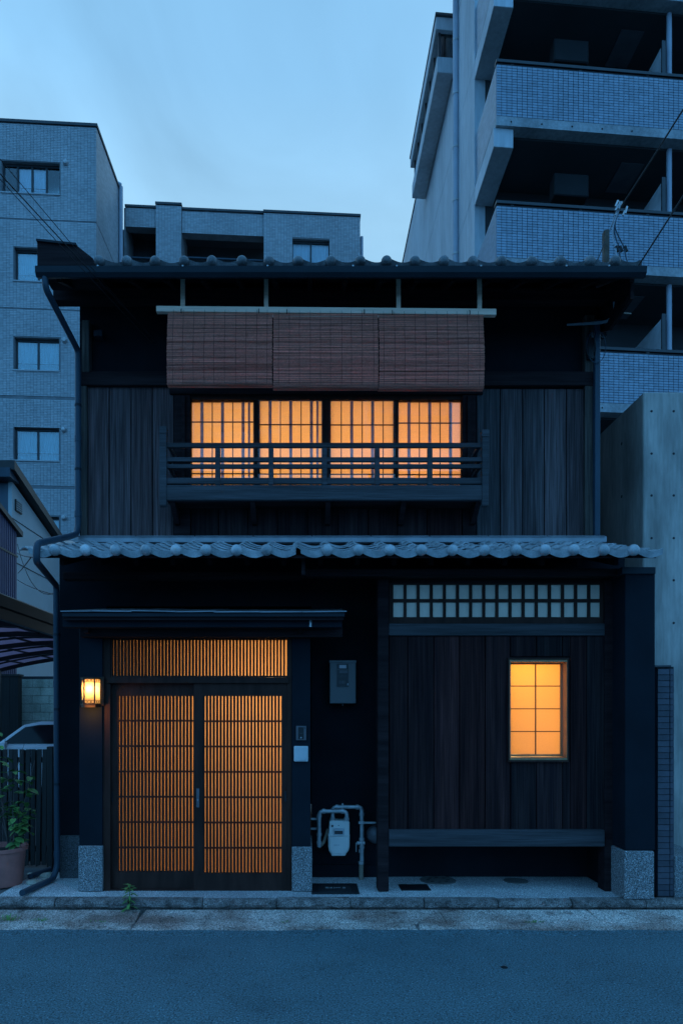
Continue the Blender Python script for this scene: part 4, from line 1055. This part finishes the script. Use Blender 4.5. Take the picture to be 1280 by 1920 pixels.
for (a0, a1, z0, z1, n) in wins:
    Wd = lb(MB(), a0, a1, .14, .2, z1 - .07, z1); lb(Wd, a0, a1, .14, .2, z0, z0 + .06); lb(Wd, a0, a0 + .05, .14, .2, z0 + .06, z1 - .07); lb(Wd, a1 - .05, a1, .14, .2, z0 + .06, z1 - .07)
    Wo = Wd.build('window', M['alu'], AB)
    ws = (a1 - a0) / n
    for k in range(1, n): lb(MB(), a0 + k * ws - .03, a0 + k * ws + .03, .142, .19, z0 + .06, z1 - .07).build('mullion', M['alu'], Wo)
    for k in range(n):
        lb(MB(), a0 + k * ws + .03, a0 + (k + 1) * ws - .03, .17, .178, z0 + .06, z1 - .07).build('pane', M['glass_dark' if (k in (0, 3) or n == 2) else 'glass'], Wo)
    cm = MB(); nn = 40; vs = []
    for i in range(nn + 1):
        a = a0 + .02 + (a1 - a0 - .04) * i / nn; d = .27 + .018 * math.sin(i * 1.7) + .01 * math.sin(i * .6)
        vs += [L3(a, d, z0), L3(a, d, z1)]
    cm.add(vs, [(2 * i, 2 * i + 2, 2 * i + 3, 2 * i + 1) for i in range(nn)], True).build('curtain', M['curtain'], Wo)
    lb(MB(), a0 - .1, a1 + .1, .5, .55, z0 - .1, z1 + .1).build('room_back', M['void'], Wo)
    lb(MB(), a0 + .03, a1 - .03, .2, .21, z0 + .28, z0 + .30).build('guard_rail', M['alu'], Wo)
    sill = lb(MB(), a0 - .03, a1 + .03, -.03, .14, z0 - .04, z0 - .002).build('sill', M['ltile'], Wo)
for px, py in ((124, 306), (122, 639), (120.5, 806), (121, 971)):
    a = la(px); c = L3(a, -.02, lz(py, a))
    MB().lathe([(.085, .03), (.085, -.04), (.06, -.075), (.0001, -.085)], c, 'y', 14).build('vent_cap', M['galv'], AB)
# recessed wing beyond
MP0 = Vector((X(235, 25.2), 25.2))
def mb_(m, *q): return lb(m, *q, MP0)
def ma(px): return la(px, MP0)
def mz(py, a): return lz(py, a, MP0)
segs = [(234, 292.5, 381.5, 420, .12), (292.5, 340, 381, 520, 0), (340, 494.5, 387, 432, .12), (494.5, 675, 395, 520, 0)]
joints_keep = joints; joints = []
for i, (p0_, p1_, yt_, yb3, d) in enumerate(segs):
    a0, a1 = ma(p0_), ma(p1_); zt3 = mz(yt_ + (3 if i == 3 else 2), a0); zb3 = mz(yb3, a0)
    hl = []
    if i == 3: hl = [(ma(546.5), ma(618.5), mz(505, ma(580)), mz(448, ma(580)))]
    wm = MB()
    for (a, b, c, e) in rects(a0, a1, zb3, zt3, hl): mb_(wm, a, b, d + .014, d + .35, c, e)
    wm.build('wing_wall', M['ljoint'], AB)
    tm = MB(); tiles(tm, a0, a1, zb3, zt3, lambda m, a, b, c, e: mb_(m, a, b, d, d + .016, c, e), hl)
    tm.build('facade_tile', M['ltile'], AB, kind='stuff', fix=False)
    mb_(MB(), a0 - .02, a1 + .02, d - .04, d + .3, zt3, zt3 + .08).build('roof_coping', M['coping'], AB)
    for (h0, h1, h2, h3) in hl:
        Wo = mb_(mb_(mb_(MB(), h0, h1, .14, .2, h3 - .08, h3), h0, h0 + .05, .14, .2, h2, h3 - .08), h1 - .05, h1, .14, .2, h2, h3 - .08).build('window', M['alu'], AB)
        mb_(MB(), (h0 + h1) / 2 - .03, (h0 + h1) / 2 + .03, .142, .19, h2, h3 - .08).build('mullion', M['alu'], Wo)
        mb_(MB(), h0 + .05, h1 - .05, .17, .178, h2, h3 - .08).build('pane', M['glass'], Wo)
        mb_(MB(), h0 - .05, h1 + .05, .26, .28, h2, h3).build('curtain', M['curtain'], Wo)
    if d:
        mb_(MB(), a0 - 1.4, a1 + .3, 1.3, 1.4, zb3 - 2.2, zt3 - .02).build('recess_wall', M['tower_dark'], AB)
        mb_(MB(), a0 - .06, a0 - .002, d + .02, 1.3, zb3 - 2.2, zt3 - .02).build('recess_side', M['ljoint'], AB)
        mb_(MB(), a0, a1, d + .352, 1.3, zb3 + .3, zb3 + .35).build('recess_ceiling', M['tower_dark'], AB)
        mb_(MB(), a0, a1, d + .05, d + .12, mz(477, a0), mz(479.5, a0) + .1).build('guard_rail', M['pipe'], AB)
joints = joints_keep
p = MP0; q0 = L3(ma(232.5), -.4, 14, MP0); MB().tube([q0, (q0[0], q0[1], mz(366, 0))], .075, 12).build('drain_pipe', M['pvc'], AB)
q1 = L3(ma(229), -.55, mz(366, 0), MP0); MB().tube([(q1[0] - .12, q1[1], q1[2] + .05), (q0[0], q0[1], q1[2] + .05)], .08, 10).build('drain_head', M['pvc'], AB)
q0 = L3(ma(679), .3, 14, MP0); MB().tube([q0, (q0[0], q0[1], mz(434, ma(679)))], .06, 12).build('drain_pipe', M['pvc'], AB)

# ------------------------------------------------------------------ left: cream gabled house and purple wall
GH = thing('gabled_house', 'cream sided house with a dark sloping roof edge at the far left', 'house', (-9, 18.2, 0))
GX = X(23, 18); 
def gy(px): return GX * F / (px - CX)
y0, y1 = 18.0, gy(120)
zr0, zr1 = Z(902, 18), Z(1018, gy(105))
sl_ = (zr1 - zr0) / (gy(105) - 18)
zr1 = zr0 + sl_ * (y1 - y0)
MB().prism([(y0, 0), (y1, 0), (y1, zr1), (y0, zr0)], 'x', GX - .1, GX).build('cream_wall', M['cream'], GH)
for zz in (Z(972, 18), Z(1052, 18), Z(1140, 18) + .1):
    MB().box(GX - .002, GX + .012, y0, y1, zz, zz + .02).build('siding_joint', M['joint'], GH)
MB().prism([(y0 - .35, zr0 + .10 - sl_ * .3), (y1, zr1 + .02), (y1, zr1 + .22), (y0 - .35, zr0 + .34 - sl_ * .3)], 'x', GX - 4, GX + .22).build('roof_edge', M['alum_dark'], GH)
MB().box(GX - 4, GX - .1, y0, y0 + .1, 0, zr0 - .05).build('front_wall', M['bluewall'], GH)
for k in range(8): MB().box(GX - .5 - k * .45, GX - .48 - k * .45, y0 - .02, y0, 0, zr0 - .1).build('batten', M['bluewall'], GH)
MB().box(GX - 4, GX + .12, y0 - .4, y0 + .15, zr0 - .02, zr0 + .22).build('eave_board', M['pipe'], GH)
lv = MB().box(GX, GX + .04, gy(28), gy(39.5), Z(964, 18.5), Z(943, 18.5)).build('louvre', M['alum_dark'], GH)
for k in range(5):
    zz = Z(962 - k * 4, 18.5); MB().box(GX + .04, GX + .06, gy(28.5), gy(39), zz, zz + .02).build('louvre_blade', M['cream'], lv)
PW = thing('purple_building', 'purple corrugated metal side of a low building at the left edge', 'building', (-8, 16.5, 0))
PX = X(33.5, 17.4)
def py_(px): return PX * F / (px - CX)
ya, yb3 = 14.5, 17.4
za, zb3 = Z(955, py_(0)), Z(997, 17.4); sp = (zb3 - za) / (17.4 - py_(0)); za = zb3 - sp * (17.4 - ya)
MB().prism([(ya, 0), (yb3, 0), (yb3, zb3), (ya, za)], 'x', PX - 3, PX - .02).build('wall_body', M['purple'], PW)
yy = ya
while yy < yb3 - .05:
    h = zb3 - sp * (17.4 - yy)
    h2 = zb3 - sp * (17.4 - yy - .06)
    MB().prism([(yy, .1), (yy + .06, .1), (yy + .06, h2 - .03), (yy, h - .03)], 'x', PX - .022, PX).build('rib', M['purple'], PW)
    yy += .12
MB().box(PX - .001, PX + .012, ya, yb3, Z(1046, 17.4), Z(1046, 17.4) + .05).build('seam', M['alum_dark'], PW)
MB().prism([(ya, za - .02), (yb3 + .15, zb3 - .1), (yb3 + .15, zb3 + .03), (ya, za + .1)], 'x', PX - 3, PX + .08).build('roof_edge', M['alum_dark'], PW)

# ------------------------------------------------------------------ carport, block wall, shed, car, fence
CP = thing('carport', 'carport with a dark frame and violet plastic roof left of the townhouse', 'carport', (-4.6, 10, .1))
GXc = -3.40
def cy_(px): return GXc * F / (px - CX)
zg = Z(1118, cy_(0))
MB().box(GXc - .10, GXc, 6.9, 14.2, zg - .12, zg + .05).build('gutter_beam', M['alum_dark'], CP, bevel=.02)
MB().box(GXc - .08, GXc - .01, 6.9, 14.2, zg - .24, zg - .12).build('edge_beam', M['alum_dark'], CP)
def cz(x):  # noqa # roof height across, curving down to the left
    d = GXc - x; return zg - .13 + .10 * math.sin(min(1, d / 1.2) * PI / 2) - .055 * max(0, d - .6) ** 2
xs_ = [GXc - .1 - k * .30 for k in range(11)]
ribs = [7.1, 8.3, 9.0, 9.62, 10.3, 10.95, 11.6, 12.25, 12.9, 13.5, 14.1]
for j, yr in enumerate(ribs):
    big = j % 2 == 0
    m = MB(); w_ = .05 if big else .025; h = .075 if big else .03
    for a, b in zip(xs_, xs_[1:]):
        m.hexa([(b, yr, cz(b) - h), (a, yr, cz(a) - h), (a, yr + w_, cz(a) - h), (b, yr + w_, cz(b) - h), (b, yr, cz(b)), (a, yr, cz(a)), (a, yr + w_, cz(a)), (b, yr + w_, cz(b))])
    m.build('roof_rib', M['alum_dark'], CP)
for k in (2, 4, 6, 8):
    MB().box(xs_[k] - .015, xs_[k] + .015, 6.95, 14.15, cz(xs_[k]) - .03, cz(xs_[k]) - .002).build('purlin', M['alum_dark'], CP)
for j, (ya_, yb4) in enumerate(zip(ribs, ribs[1:])):
    m = MB()
    for a, b in zip(xs_, xs_[1:]):
        m.hexa([(b, ya_ + .01, cz(b) + .004), (a, ya_ + .01, cz(a) + .004), (a, yb4 + .01, cz(a) + .004), (b, yb4 + .01, cz(b) + .004), (b, ya_ + .01, cz(b) + .010), (a, ya_ + .01, cz(a) + .010), (a, yb4 + .01, cz(a) + .010), (b, yb4 + .01, cz(b) + .010)])
    m.build('roof_panel', M['poly'], CP)
for yy in (7.3, 13.8): MB().box(-6.4, -6.28, yy, yy + .12, .1, 2.7).build('carport_post', M['alum_dark'], CP)
BW = thing('block_wall', 'weathered concrete block wall behind the parked white car', 'wall', (-6, 16.1, .1))
MB().box(-8.2, -2.6, 16.13, 16.25, .1, Z(1268, 16.1)).build('wall_core', M['joint'], BW)
blk = MB().box(-.194, .194, -.03, .03, -.094, .094).build('block', M['block'], BW, bevel=.004); C.objects.unlink(blk)
nz_ = int((Z(1268, 16.1) - .1) / .195)
for r_ in range(nz_):
    for c_ in range(14):
        inst(blk, 'block', (-7.9 + c_ * .395 + (.197 if r_ % 2 else 0), 16.11 + R.uniform(-.003, .003), .1 + .1 + r_ * .195), BW)
SH = thing('dark_shed', 'dark boarded shed wall at the left edge under the carport', 'shed', (-7, 15.4, .1))
for k in range(9):
    x = X(35, 15.4) - (k + 1) * .2
    MB().box(x + .004, x + .196, 15.4 + R.uniform(-.004, .004), 15.6, .1, Z(1268, 15.4)).build('board', M['fence'], SH)
MB().box(X(35, 15.4) - 1.9, X(35, 15.4) + .03, 15.38, 15.62, Z(1268, 15.4), Z(1264, 15.4)).build('shed_top', M['fence'], SH)

CAR = thing('parked_car', 'white car parked under the carport behind the slatted fence', 'car', (-5.4, 14, .1))
yc0, yc1 = 13.3, 14.8
bx = -5.4
def ring(y, inset):
    pass
low = [(-7.15, .38), (-7.2, .62), (-7.12, .86), (-6.85, 1.0), (-6.25, 1.14), (-6.0, 1.20), (-3.75, 1.24), (-3.62, 1.1), (-3.58, .6), (-3.62, .38)]
MB().prism(low, 'y', yc0, yc1).build('body', M['carpaint'], CAR, bevel=.05)
up = [(-6.15, 1.19), (-5.62, 1.60), (-5.3, 1.665), (-4.3, 1.66), (-3.95, 1.58), (-3.72, 1.22)]
def inset(poly, y): return [(x, y, z) for x, z in poly]
roofm = MB(); n = len(up)
yi0, yi1 = yc0 + .04, yc1 - .04
def taper(x, z, y, s): return (x, y + s * (z - 1.2) * .25, z)
vs = [taper(x, z, yi0, 1) for x, z in up] + [taper(x, z, yi1, -1) for x, z in up]
roofm.add(vs, [tuple(range(n)), tuple(range(n, 2 * n))[::-1]] + [((i + 1) % n, i, i + n, (i + 1) % n + n) for i in range(n)])
roofm.build('cabin', M['carpaint'], CAR, bevel=.03)
gw = [(-6.0, 1.23), (-5.58, 1.555), (-5.3, 1.60), (-4.95, 1.605), (-4.95, 1.23)]
gw2 = [(-4.88, 1.23), (-4.88, 1.605), (-4.35, 1.60), (-4.02, 1.52), (-3.86, 1.25)]
M['carglass'] = pm('dark_car_glass', (.012, .014, .016), .08, spec=.22, var=.1)
for g in (gw, gw2):
    vs = [(x, yi0 + (z - 1.2) * .25 - .006, z) for x, z in g] + [(x, yi0 + (z - 1.2) * .25 + .01, z) for x, z in g]; k = len(g)
    MB().add(vs, [tuple(range(k)), tuple(range(k, 2 * k))[::-1]] + [((i + 1) % k, i, i + k, (i + 1) % k + k) for i in range(k)]).build('side_window', M['carglass'], CAR)
MB().hexa([(-6.12, yi0 + .1, 1.215), (-6.12, yi1 - .1, 1.215), (-6.10, yi1 - .1, 1.215), (-6.10, yi0 + .1, 1.215), (-5.64, yi0 + .16, 1.60), (-5.64, yi1 - .16, 1.60), (-5.60, yi1 - .16, 1.58), (-5.60, yi0 + .16, 1.58)]).build('windscreen', M['carglass'], CAR)
MB().box(-5.35, -5.1, yi0 + .25, yi0 + .4, 1.15, 1.48).build('headrest', M['grey_pl'], CAR)
for wx in (-6.55, -4.2):
    for wy in (yc0 - .005, yc1 - .19):
        Wh = MB().lathe([(.2, .0), (.27, .0), (.29, .03), (.29, .16), (.27, .195), (.2, .195)], (wx, wy, .39), 'y', 24).build('wheel', M['rubber'], CAR)
        MB().lathe([(.0001, .004), (.05, .0), (.19, .012), (.2, .03), (.2, .17), (.0001, .18)], (wx, wy, .39), 'y', 20).build('rim', M['chrome'], Wh)
MB().box(-6.02, -5.86, yc0 - .14, yc0 - .01, 1.16, 1.27).build('mirror', M['carpaint'], CAR, bevel=.02)
for yy in (yc0 + .03, yc1 - .33): MB().box(-7.19, -6.95, yy, yy + .3, .78, .93).build('headlight', M['white_pl'], CAR, bevel=.03)

FN = thing('slatted_fence', 'dark slatted timber fence between the potted plant and the downpipe', 'fence', (-3.4, 7.55, .1))
FY = 7.55
zt_, zb_ = Z(1405, FY), Z(1622, FY)
for k in range(22):
    px = 90 - k * 10.6
    d = R.uniform(-.012, .012)
    m = MB(); xa = X(px, FY); w_ = .046
    m.hexa([(xa + d, FY, zb_ + R.uniform(-.02, .02)), (xa + w_ + d, FY, zb_), (xa + w_ + d, FY + .018, zb_), (xa + d, FY + .018, zb_), (xa - d, FY, zt_), (xa + w_ - d, FY, zt_), (xa + w_ - d, FY + .018, zt_), (xa - d, FY + .018, zt_)])
    m.build('slat', M['fence'], FN)
    d = .018 if k % 2 else -.014
    xa += .034
    m = MB().hexa([(xa + d, FY + .05, zb_ + .03), (xa + .034 + d, FY + .05, zb_ + .03), (xa + .034 + d, FY + .066, zb_ + .03), (xa + d, FY + .066, zb_ + .03), (xa - d, FY + .05, zt_ - .01), (xa + .034 - d, FY + .05, zt_ - .01), (xa + .034 - d, FY + .066, zt_ - .01), (xa - d, FY + .066, zt_ - .01)])
    m.build('slat', M['fence'], FN)
for y_ in (1425, 1510, 1592): MB().box(X(-140, FY), X(98, FY), FY + .02, FY + .048, Z(y_ + 5, FY), Z(y_ - 5, FY)).build('fence_rail', M['fence'], FN)
MB().pbox(88, 1400, 99, 1640, FY - .02, .09).build('fence_post', M['fence'], FN, bevel=.003)
# pipe offcut and stones near the pot
T = tag(MB().tube([(X(60, 7.0), 6.95, .15), (X(98, 7.3), 7.25, .16)], .028, 12).build('pipe_offcut', M['pipe']), 'short grey pipe lying on the ground behind the long drainpipe', 'pipe')
for i in range(7):
    px = 55 + R.uniform(0, 40); Yq = R.uniform(6.75, 7.2); r = R.uniform(.025, .055)
    c = Vector((X(px, Yq) - .02, Yq, .11 + r * .3)); bm = bmesh.new(); bmesh.ops.create_icosphere(bm, subdivisions=2, radius=r)
    for v in bm.verts: v.co = Vector((v.co.x * 1.3, v.co.y, v.co.z * .6)) * (1 + R.uniform(-.12, .12))
    me = bpy.data.meshes.new('stone'); bm.to_mesh(me); bm.free(); me.materials.append(M['block'])
    o = bpy.data.objects.new('stone', me); C.objects.link(o); place(o, c)
    tag(o, 'small rough stone lying between the terracotta pot and the drainpipe', 'stone', 'stones by the drainpipe')

# ------------------------------------------------------------------ plants
def leaf_mesh(name, L_, W_, m, fold=.25, curl=.3):
    vs = []; fs = []; n = 5
    for i in range(n + 1):
        t = i / n; w_ = W_ * math.sin(PI * min(1, t * .92 + .05)) ** .8 * (1 if t < 1 else .02)
        zc = -curl * L_ * t * t
        vs += [(-w_ / 2, L_ * t, zc + fold * w_ * .5), (0, L_ * t, zc), (w_ / 2, L_ * t, zc + fold * w_ * .5)]
    for i in range(n):
        a = 3 * i; fs += [(a, a + 1, a + 4, a + 3), (a + 1, a + 2, a + 5, a + 4)]
    me = bpy.data.meshes.new(name); me.from_pydata(vs, [], fs); me.polygons.foreach_set('use_smooth', [True] * len(fs)); me.materials.append(m)
    return bpy.data.objects.new(name, me)
PX0, PY0 = X(2, 6.80), 6.80
PT = thing('potted_plant', 'leafy green plant in a faded terracotta pot at the left edge', 'plant', (PX0, PY0, ZP))
MB().lathe([(.20, 0), (.205, .01), (.232, .30), (.238, .335), (.256, .34), (.258, .375), (.240, .375), (.236, .33), (.0001, .32)], (PX0, PY0, ZP), 'z', 40).build('pot', M['terra'], PT)
MB().lathe([(.234, .325), (.12, .34), (.0001, .345)], (PX0, PY0, ZP), 'z', 24).build('soil', M['soil'], PT)
lf = leaf_mesh('leaf', .115, .066, M['leaf'])
rp = random.Random(5)
zpot = ZP + .34
branches = [((20, 1585), (24, 1530), (14, 1450), (10, 1385)), ((20, 1585), (26, 1530), (26, 1460), (46, 1395)), ((22, 1588), (40, 1560), (52, 1530), (58, 1500)),
            ((24, 1588), (36, 1545), (52, 1480), (66, 1425)), ((18, 1585), (2, 1530), (-20, 1460), (-30, 1400)), ((18, 1585), (10, 1540), (-10, 1500), (4, 1460)),
            ((20, 1580), (30, 1550), (46, 1555), (60, 1565)), ((16, 1585), (2, 1490), (-2, 1400), (0, 1325)), ((20, 1585), (26, 1540), (24, 1512), (42, 1515)), ((20, 1588), (30, 1570), (34, 1580), (44, 1592))]
for bi, br in enumerate(branches):
    Yb_ = 6.8 + rp.uniform(-.12, .08)
    pts = smooth_path([P(x, y, 6.8 if k == 0 else Yb_ + rp.uniform(-.05, .05)) for k, (x, y) in enumerate(br)], .15, 4)
    MB().tube(pts, [.009 * (1 - .75 * i / (len(pts) - 1)) for i in range(len(pts))], 6).build('stem', M['stem'], PT)
    nl = 18 if bi in (2, 3, 6, 8, 9) else 14
    for k in range(nl):
        t = .3 + .7 * (k + rp.random() * .6) / nl; q = pts[min(len(pts) - 1, int(t * (len(pts) - 1)))]
        s = rp.uniform(.65, 1.15)
        inst(lf, 'leaf', q + Vector((rp.uniform(-.015, .015), rp.uniform(-.02, .02), rp.uniform(-.01, .01))), PT,
             (rp.uniform(-.3, .45), rp.uniform(-.4, .4), rp.uniform(0, 2 * PI)), (s, s, s))
# weed by the door step
def weed(px, py, Y, z, h, n, lab, grp=None, L_=.085, W_=.022):
    c = Vector((X(px, Y), Y, z))
    T = thing('weed', lab, 'weed', c, grp)
    wl_ = leaf_mesh('leaf', L_, W_, M['weed'], .2, .5)
    for st in range(max(1, n // 14)):
        lean = Vector((R.uniform(-.02, .02), R.uniform(-.02, .02), 0))
        top = c + lean + Vector((0, 0, h * R.uniform(.85, 1)))
        MB().tube([c + lean * .3, c.lerp(top, .5) + Vector((R.uniform(-.004, .004), 0, 0)), top], [.003, .0025, .0015], 5).build('stem', M['weed'], T)
        for k in range(min(n, 26)):
            t = k / min(n, 26); a_ = k * 2.4; q = c + lean * .3 + (top - c - lean * .3) * (t ** .8)
            s = R.uniform(.7, 1.1) * (1.1 - .35 * t)
            inst(wl_, 'leaf', q, T, (R.uniform(.1, .7) * (1 if t > .6 else .3), 0, a_ + R.uniform(-.3, .3)), (s, s, s))
weed(243, 1690, 6.18, .035, .24, 40, 'upright leafy weed growing from the kerb in front of the doors')
def tuft(px, Y, z, n, h, lab):
    c = Vector((X(px, Y), Y, z)); m = MB()
    for k in range(n):
        a_ = R.uniform(0, 2 * PI); r0 = R.uniform(0, .05); L_ = h * R.uniform(.5, 1)
        b0 = c + Vector((r0 * math.cos(a_) * 2.2, r0 * math.sin(a_) * .5, 0)); d = Vector((math.cos(a_), math.sin(a_), 0)) * L_ * R.uniform(.3, .9)
        sd_ = Vector((-math.sin(a_), math.cos(a_), 0)) * .003
        mid = b0 + d * .45 + Vector((0, 0, L_ * .7)); tip = b0 + d + Vector((0, 0, L_ * .75))
        m.add([b0 - sd_, b0 + sd_, mid + sd_, mid - sd_, tip], [(0, 1, 2, 3), (3, 2, 4)])
    return tag(m.build('weed', M['weed'], None, fix=False), lab, 'weed')
tuft(17, 5.93, .012, 30, .07, 'sparse green weed in the gutter below the terracotta pot')
tuft(82, 5.92, .012, 26, .035, 'flat green weed in the gutter joint below the drainpipe end')
tuft(1000, 5.885, .010, 30, .025, 'low weed in the gutter joint below the right bay')
tuft(537, 5.89, .010, 14, .02, 'tiny weed in the gutter joint below the drain cover')
tuft(190, 5.9, .010, 12, .02, 'tiny weed in the gutter left of the door weed')
SP = thing('shrub', 'sprig of green leaves in the gap left of the concrete wall', 'shrub', (X(1128, 8.4), 8.4, Z(1012, 8.4)))
MB().tube([P(1128, 1200, 8.4), P(1129, 985, 8.4)], .008, 5).build('stem', M['stem'], SP)
for k in range(12):
    inst(lf, 'leaf', P(1128 + R.uniform(-3, 3), 985 + R.uniform(0, 25), 8.4), SP, (R.uniform(-.3, .6), R.uniform(-.4, .4), R.uniform(0, 6.3)))

# ------------------------------------------------------------------ wires
def wire(label, pts, r=.006, m='wire', name='cable', group=None):
    return tag(MB().tube(pts, r, 6).build(name, M[m]), label, 'cable', group)
def far(p, q, t): return Vector(p) + (Vector(q) - Vector(p)) * t
for i, (ya_, xb, yb5, lab) in enumerate(((287, 290, 640, 'highest of three thin overhead cables running down to the upper wall at left'), (308, 288, 634, 'middle overhead cable of three running down to the upper wall at left'), (312, 284, 642, 'lowest of three overhead cables running down to the upper wall at left'))):
    a = P(0, ya_ if i < 1 else 309 + (i - 1) * 5, 5.2); b = P(xb, yb5, 7.1)
    st = far(b, a, 3.2)
    pts = [st.lerp(b, k / 24) - Vector((0, 0, .05 * 4 * (k / 24) * (1 - k / 24) * (1 + .5 * i))) for k in range(25)]
    wire(lab, pts, .003 if i != 1 else .0045)
# bracket post and service cables at the right
BK = thing('cable_post', 'weathered timber cable post standing on the right end of the upper roof', 'post', (X(1138, 6.62), 6.62, Z(495, 6.62)))
MB().pbox(1133.5, 430, 1142, 500, 6.62, .07).build('post_shaft', M['rust_post'], BK, bevel=.004)
MB().pbox(1132, 432, 1134, 497, 6.63, .05).build('post_strap', M['rust_post'], BK)
MB().tube(sag(P(1133, 453, 6.61), P(1117, 491, 6.5), .01), .005, 5).build('guy_wire', M['wire'], BK)
CLP = P(1160, 393, 6.55)
wire('thick overhead cable descending from the upper right corner to the cable post', sag(far(CLP, P(1280, 192, 6.0), 4), CLP, .08, 20), .0075)
wire('lower overhead cable crossing the right tower down to the gutter end', sag(far(P(1196, 497, 6.3), P(1280, 358, 6.0), 5), P(1187, 512, 6.3), .06, 20), .0075)
CC = thing('cable_clamp', 'bunch of metal cable clamps hanging above the right end of the roof', 'clamp', CLP)
for k in range(7):
    p = CLP + Vector((R.uniform(-.05, .06), R.uniform(-.03, .03), R.uniform(-.08, .06)))
    MB().tube([p, p + Vector((R.uniform(.01, .04), 0, R.uniform(.03, .07)))], .009, 8).build('clamp', M['chrome' if k % 2 else 'galv'], CC)
for k, (mx_, ex) in enumerate(((1146, 1152), (1152, 1159), (1160, 1170))):
    pts = smooth_path([CLP, P(1148 + k, 425, 6.56), P(mx_ + 2, 450, 6.56), P(mx_ + 8 + k, 465, 6.55), P(ex + 2, 480, 6.52), P(ex + 6, 494, 6.5)], .1)
    MB().tube(pts, .006, 6).build('pale_cable', M['wire_pale' if k < 1 else 'pipe'], CC)
    q = P(mx_ + 8 + k, 462, 6.55); MB().tube([q, q + Vector((.02, 0, -.05))], .016, 8).build('connector', M['wire'], CC)
MB().tube(smooth_path([CLP + Vector((-.02, 0, 0)), P(1147, 420, 6.58), P(1142, 433, 6.62)], .05), .006, 6).build('pale_cable', M['wire_pale'], CC)
SC = thing('service_cables', 'pale cables looping from the right eave to a coil on the corner post', 'cable', P(1140, 570, 6.9))
for k in range(4):
    pts = smooth_path([P(1149 + k, 566, 6.75), P(1150 + k * 1.2, 585, 6.8), P(1140 + k, 600 + k, 6.9), P(1122, 603 + k * 1.6, 6.98), P(1062, 608 + k * .6, 7.04)], .12)
    MB().tube(pts, .0045, 6).build('pale_cable', M['wire_pale'], SC)
MB().tube(smooth_path([P(1150, 565, 6.75), P(1158, 578, 6.8), P(1167, 587, 6.85), P(1182, 588, 6.9)], .1), .006, 6).build('pale_cable', M['beige'], SC)
for k, (cx_, cy0, rx_, ry_) in enumerate(((1106, 643, 8, 27), (1117, 650, 18, 30), (1109, 652, 7, 22))):
    MB().tube([P(cx_ + rx_ * math.cos(a_), cy0 + ry_ * math.sin(a_), 6.97 + .01 * k) for a_ in [2 * PI * j / 24 for j in range(25)]], .004, 5, False).build('cable_coil', M['wire' if k != 1 else 'pipe'], SC)
MB().pbox(1101, 622, 1113, 672, 7.0, .04).build('junction_box', M['black_pl'], SC, bevel=.006)
MB().pbox(1108, 622, 1114, 632, 6.98, .03).build('junction_cap', M['grey_pl'], SC, bevel=.004)
# loose wires by the cream house
for k, (a, b, s, lab) in enumerate((((33, 1020, 12), (108, 1110, 7.2), .3, 'sagging thin cable in front of the cream house wall'), ((33, 1037, 12), (70, 1045, 6.2), .02, 'straight cable from the purple wall to the lower roof end'), ((33, 1087, 12), (108, 1116, 7.2), .03, 'lowest thin cable crossing the cream wall'), ((34, 1075, 12), (58, 1046, 6.2), .01, 'short thin cable rising to the lower roof end'))):
    wire(lab, sag(P(*a), P(*b), s), .006)

for o in list(bpy.data.objects):
    if o.users_collection == () and not o.users_scene: pass
print('objects', len(bpy.data.objects))
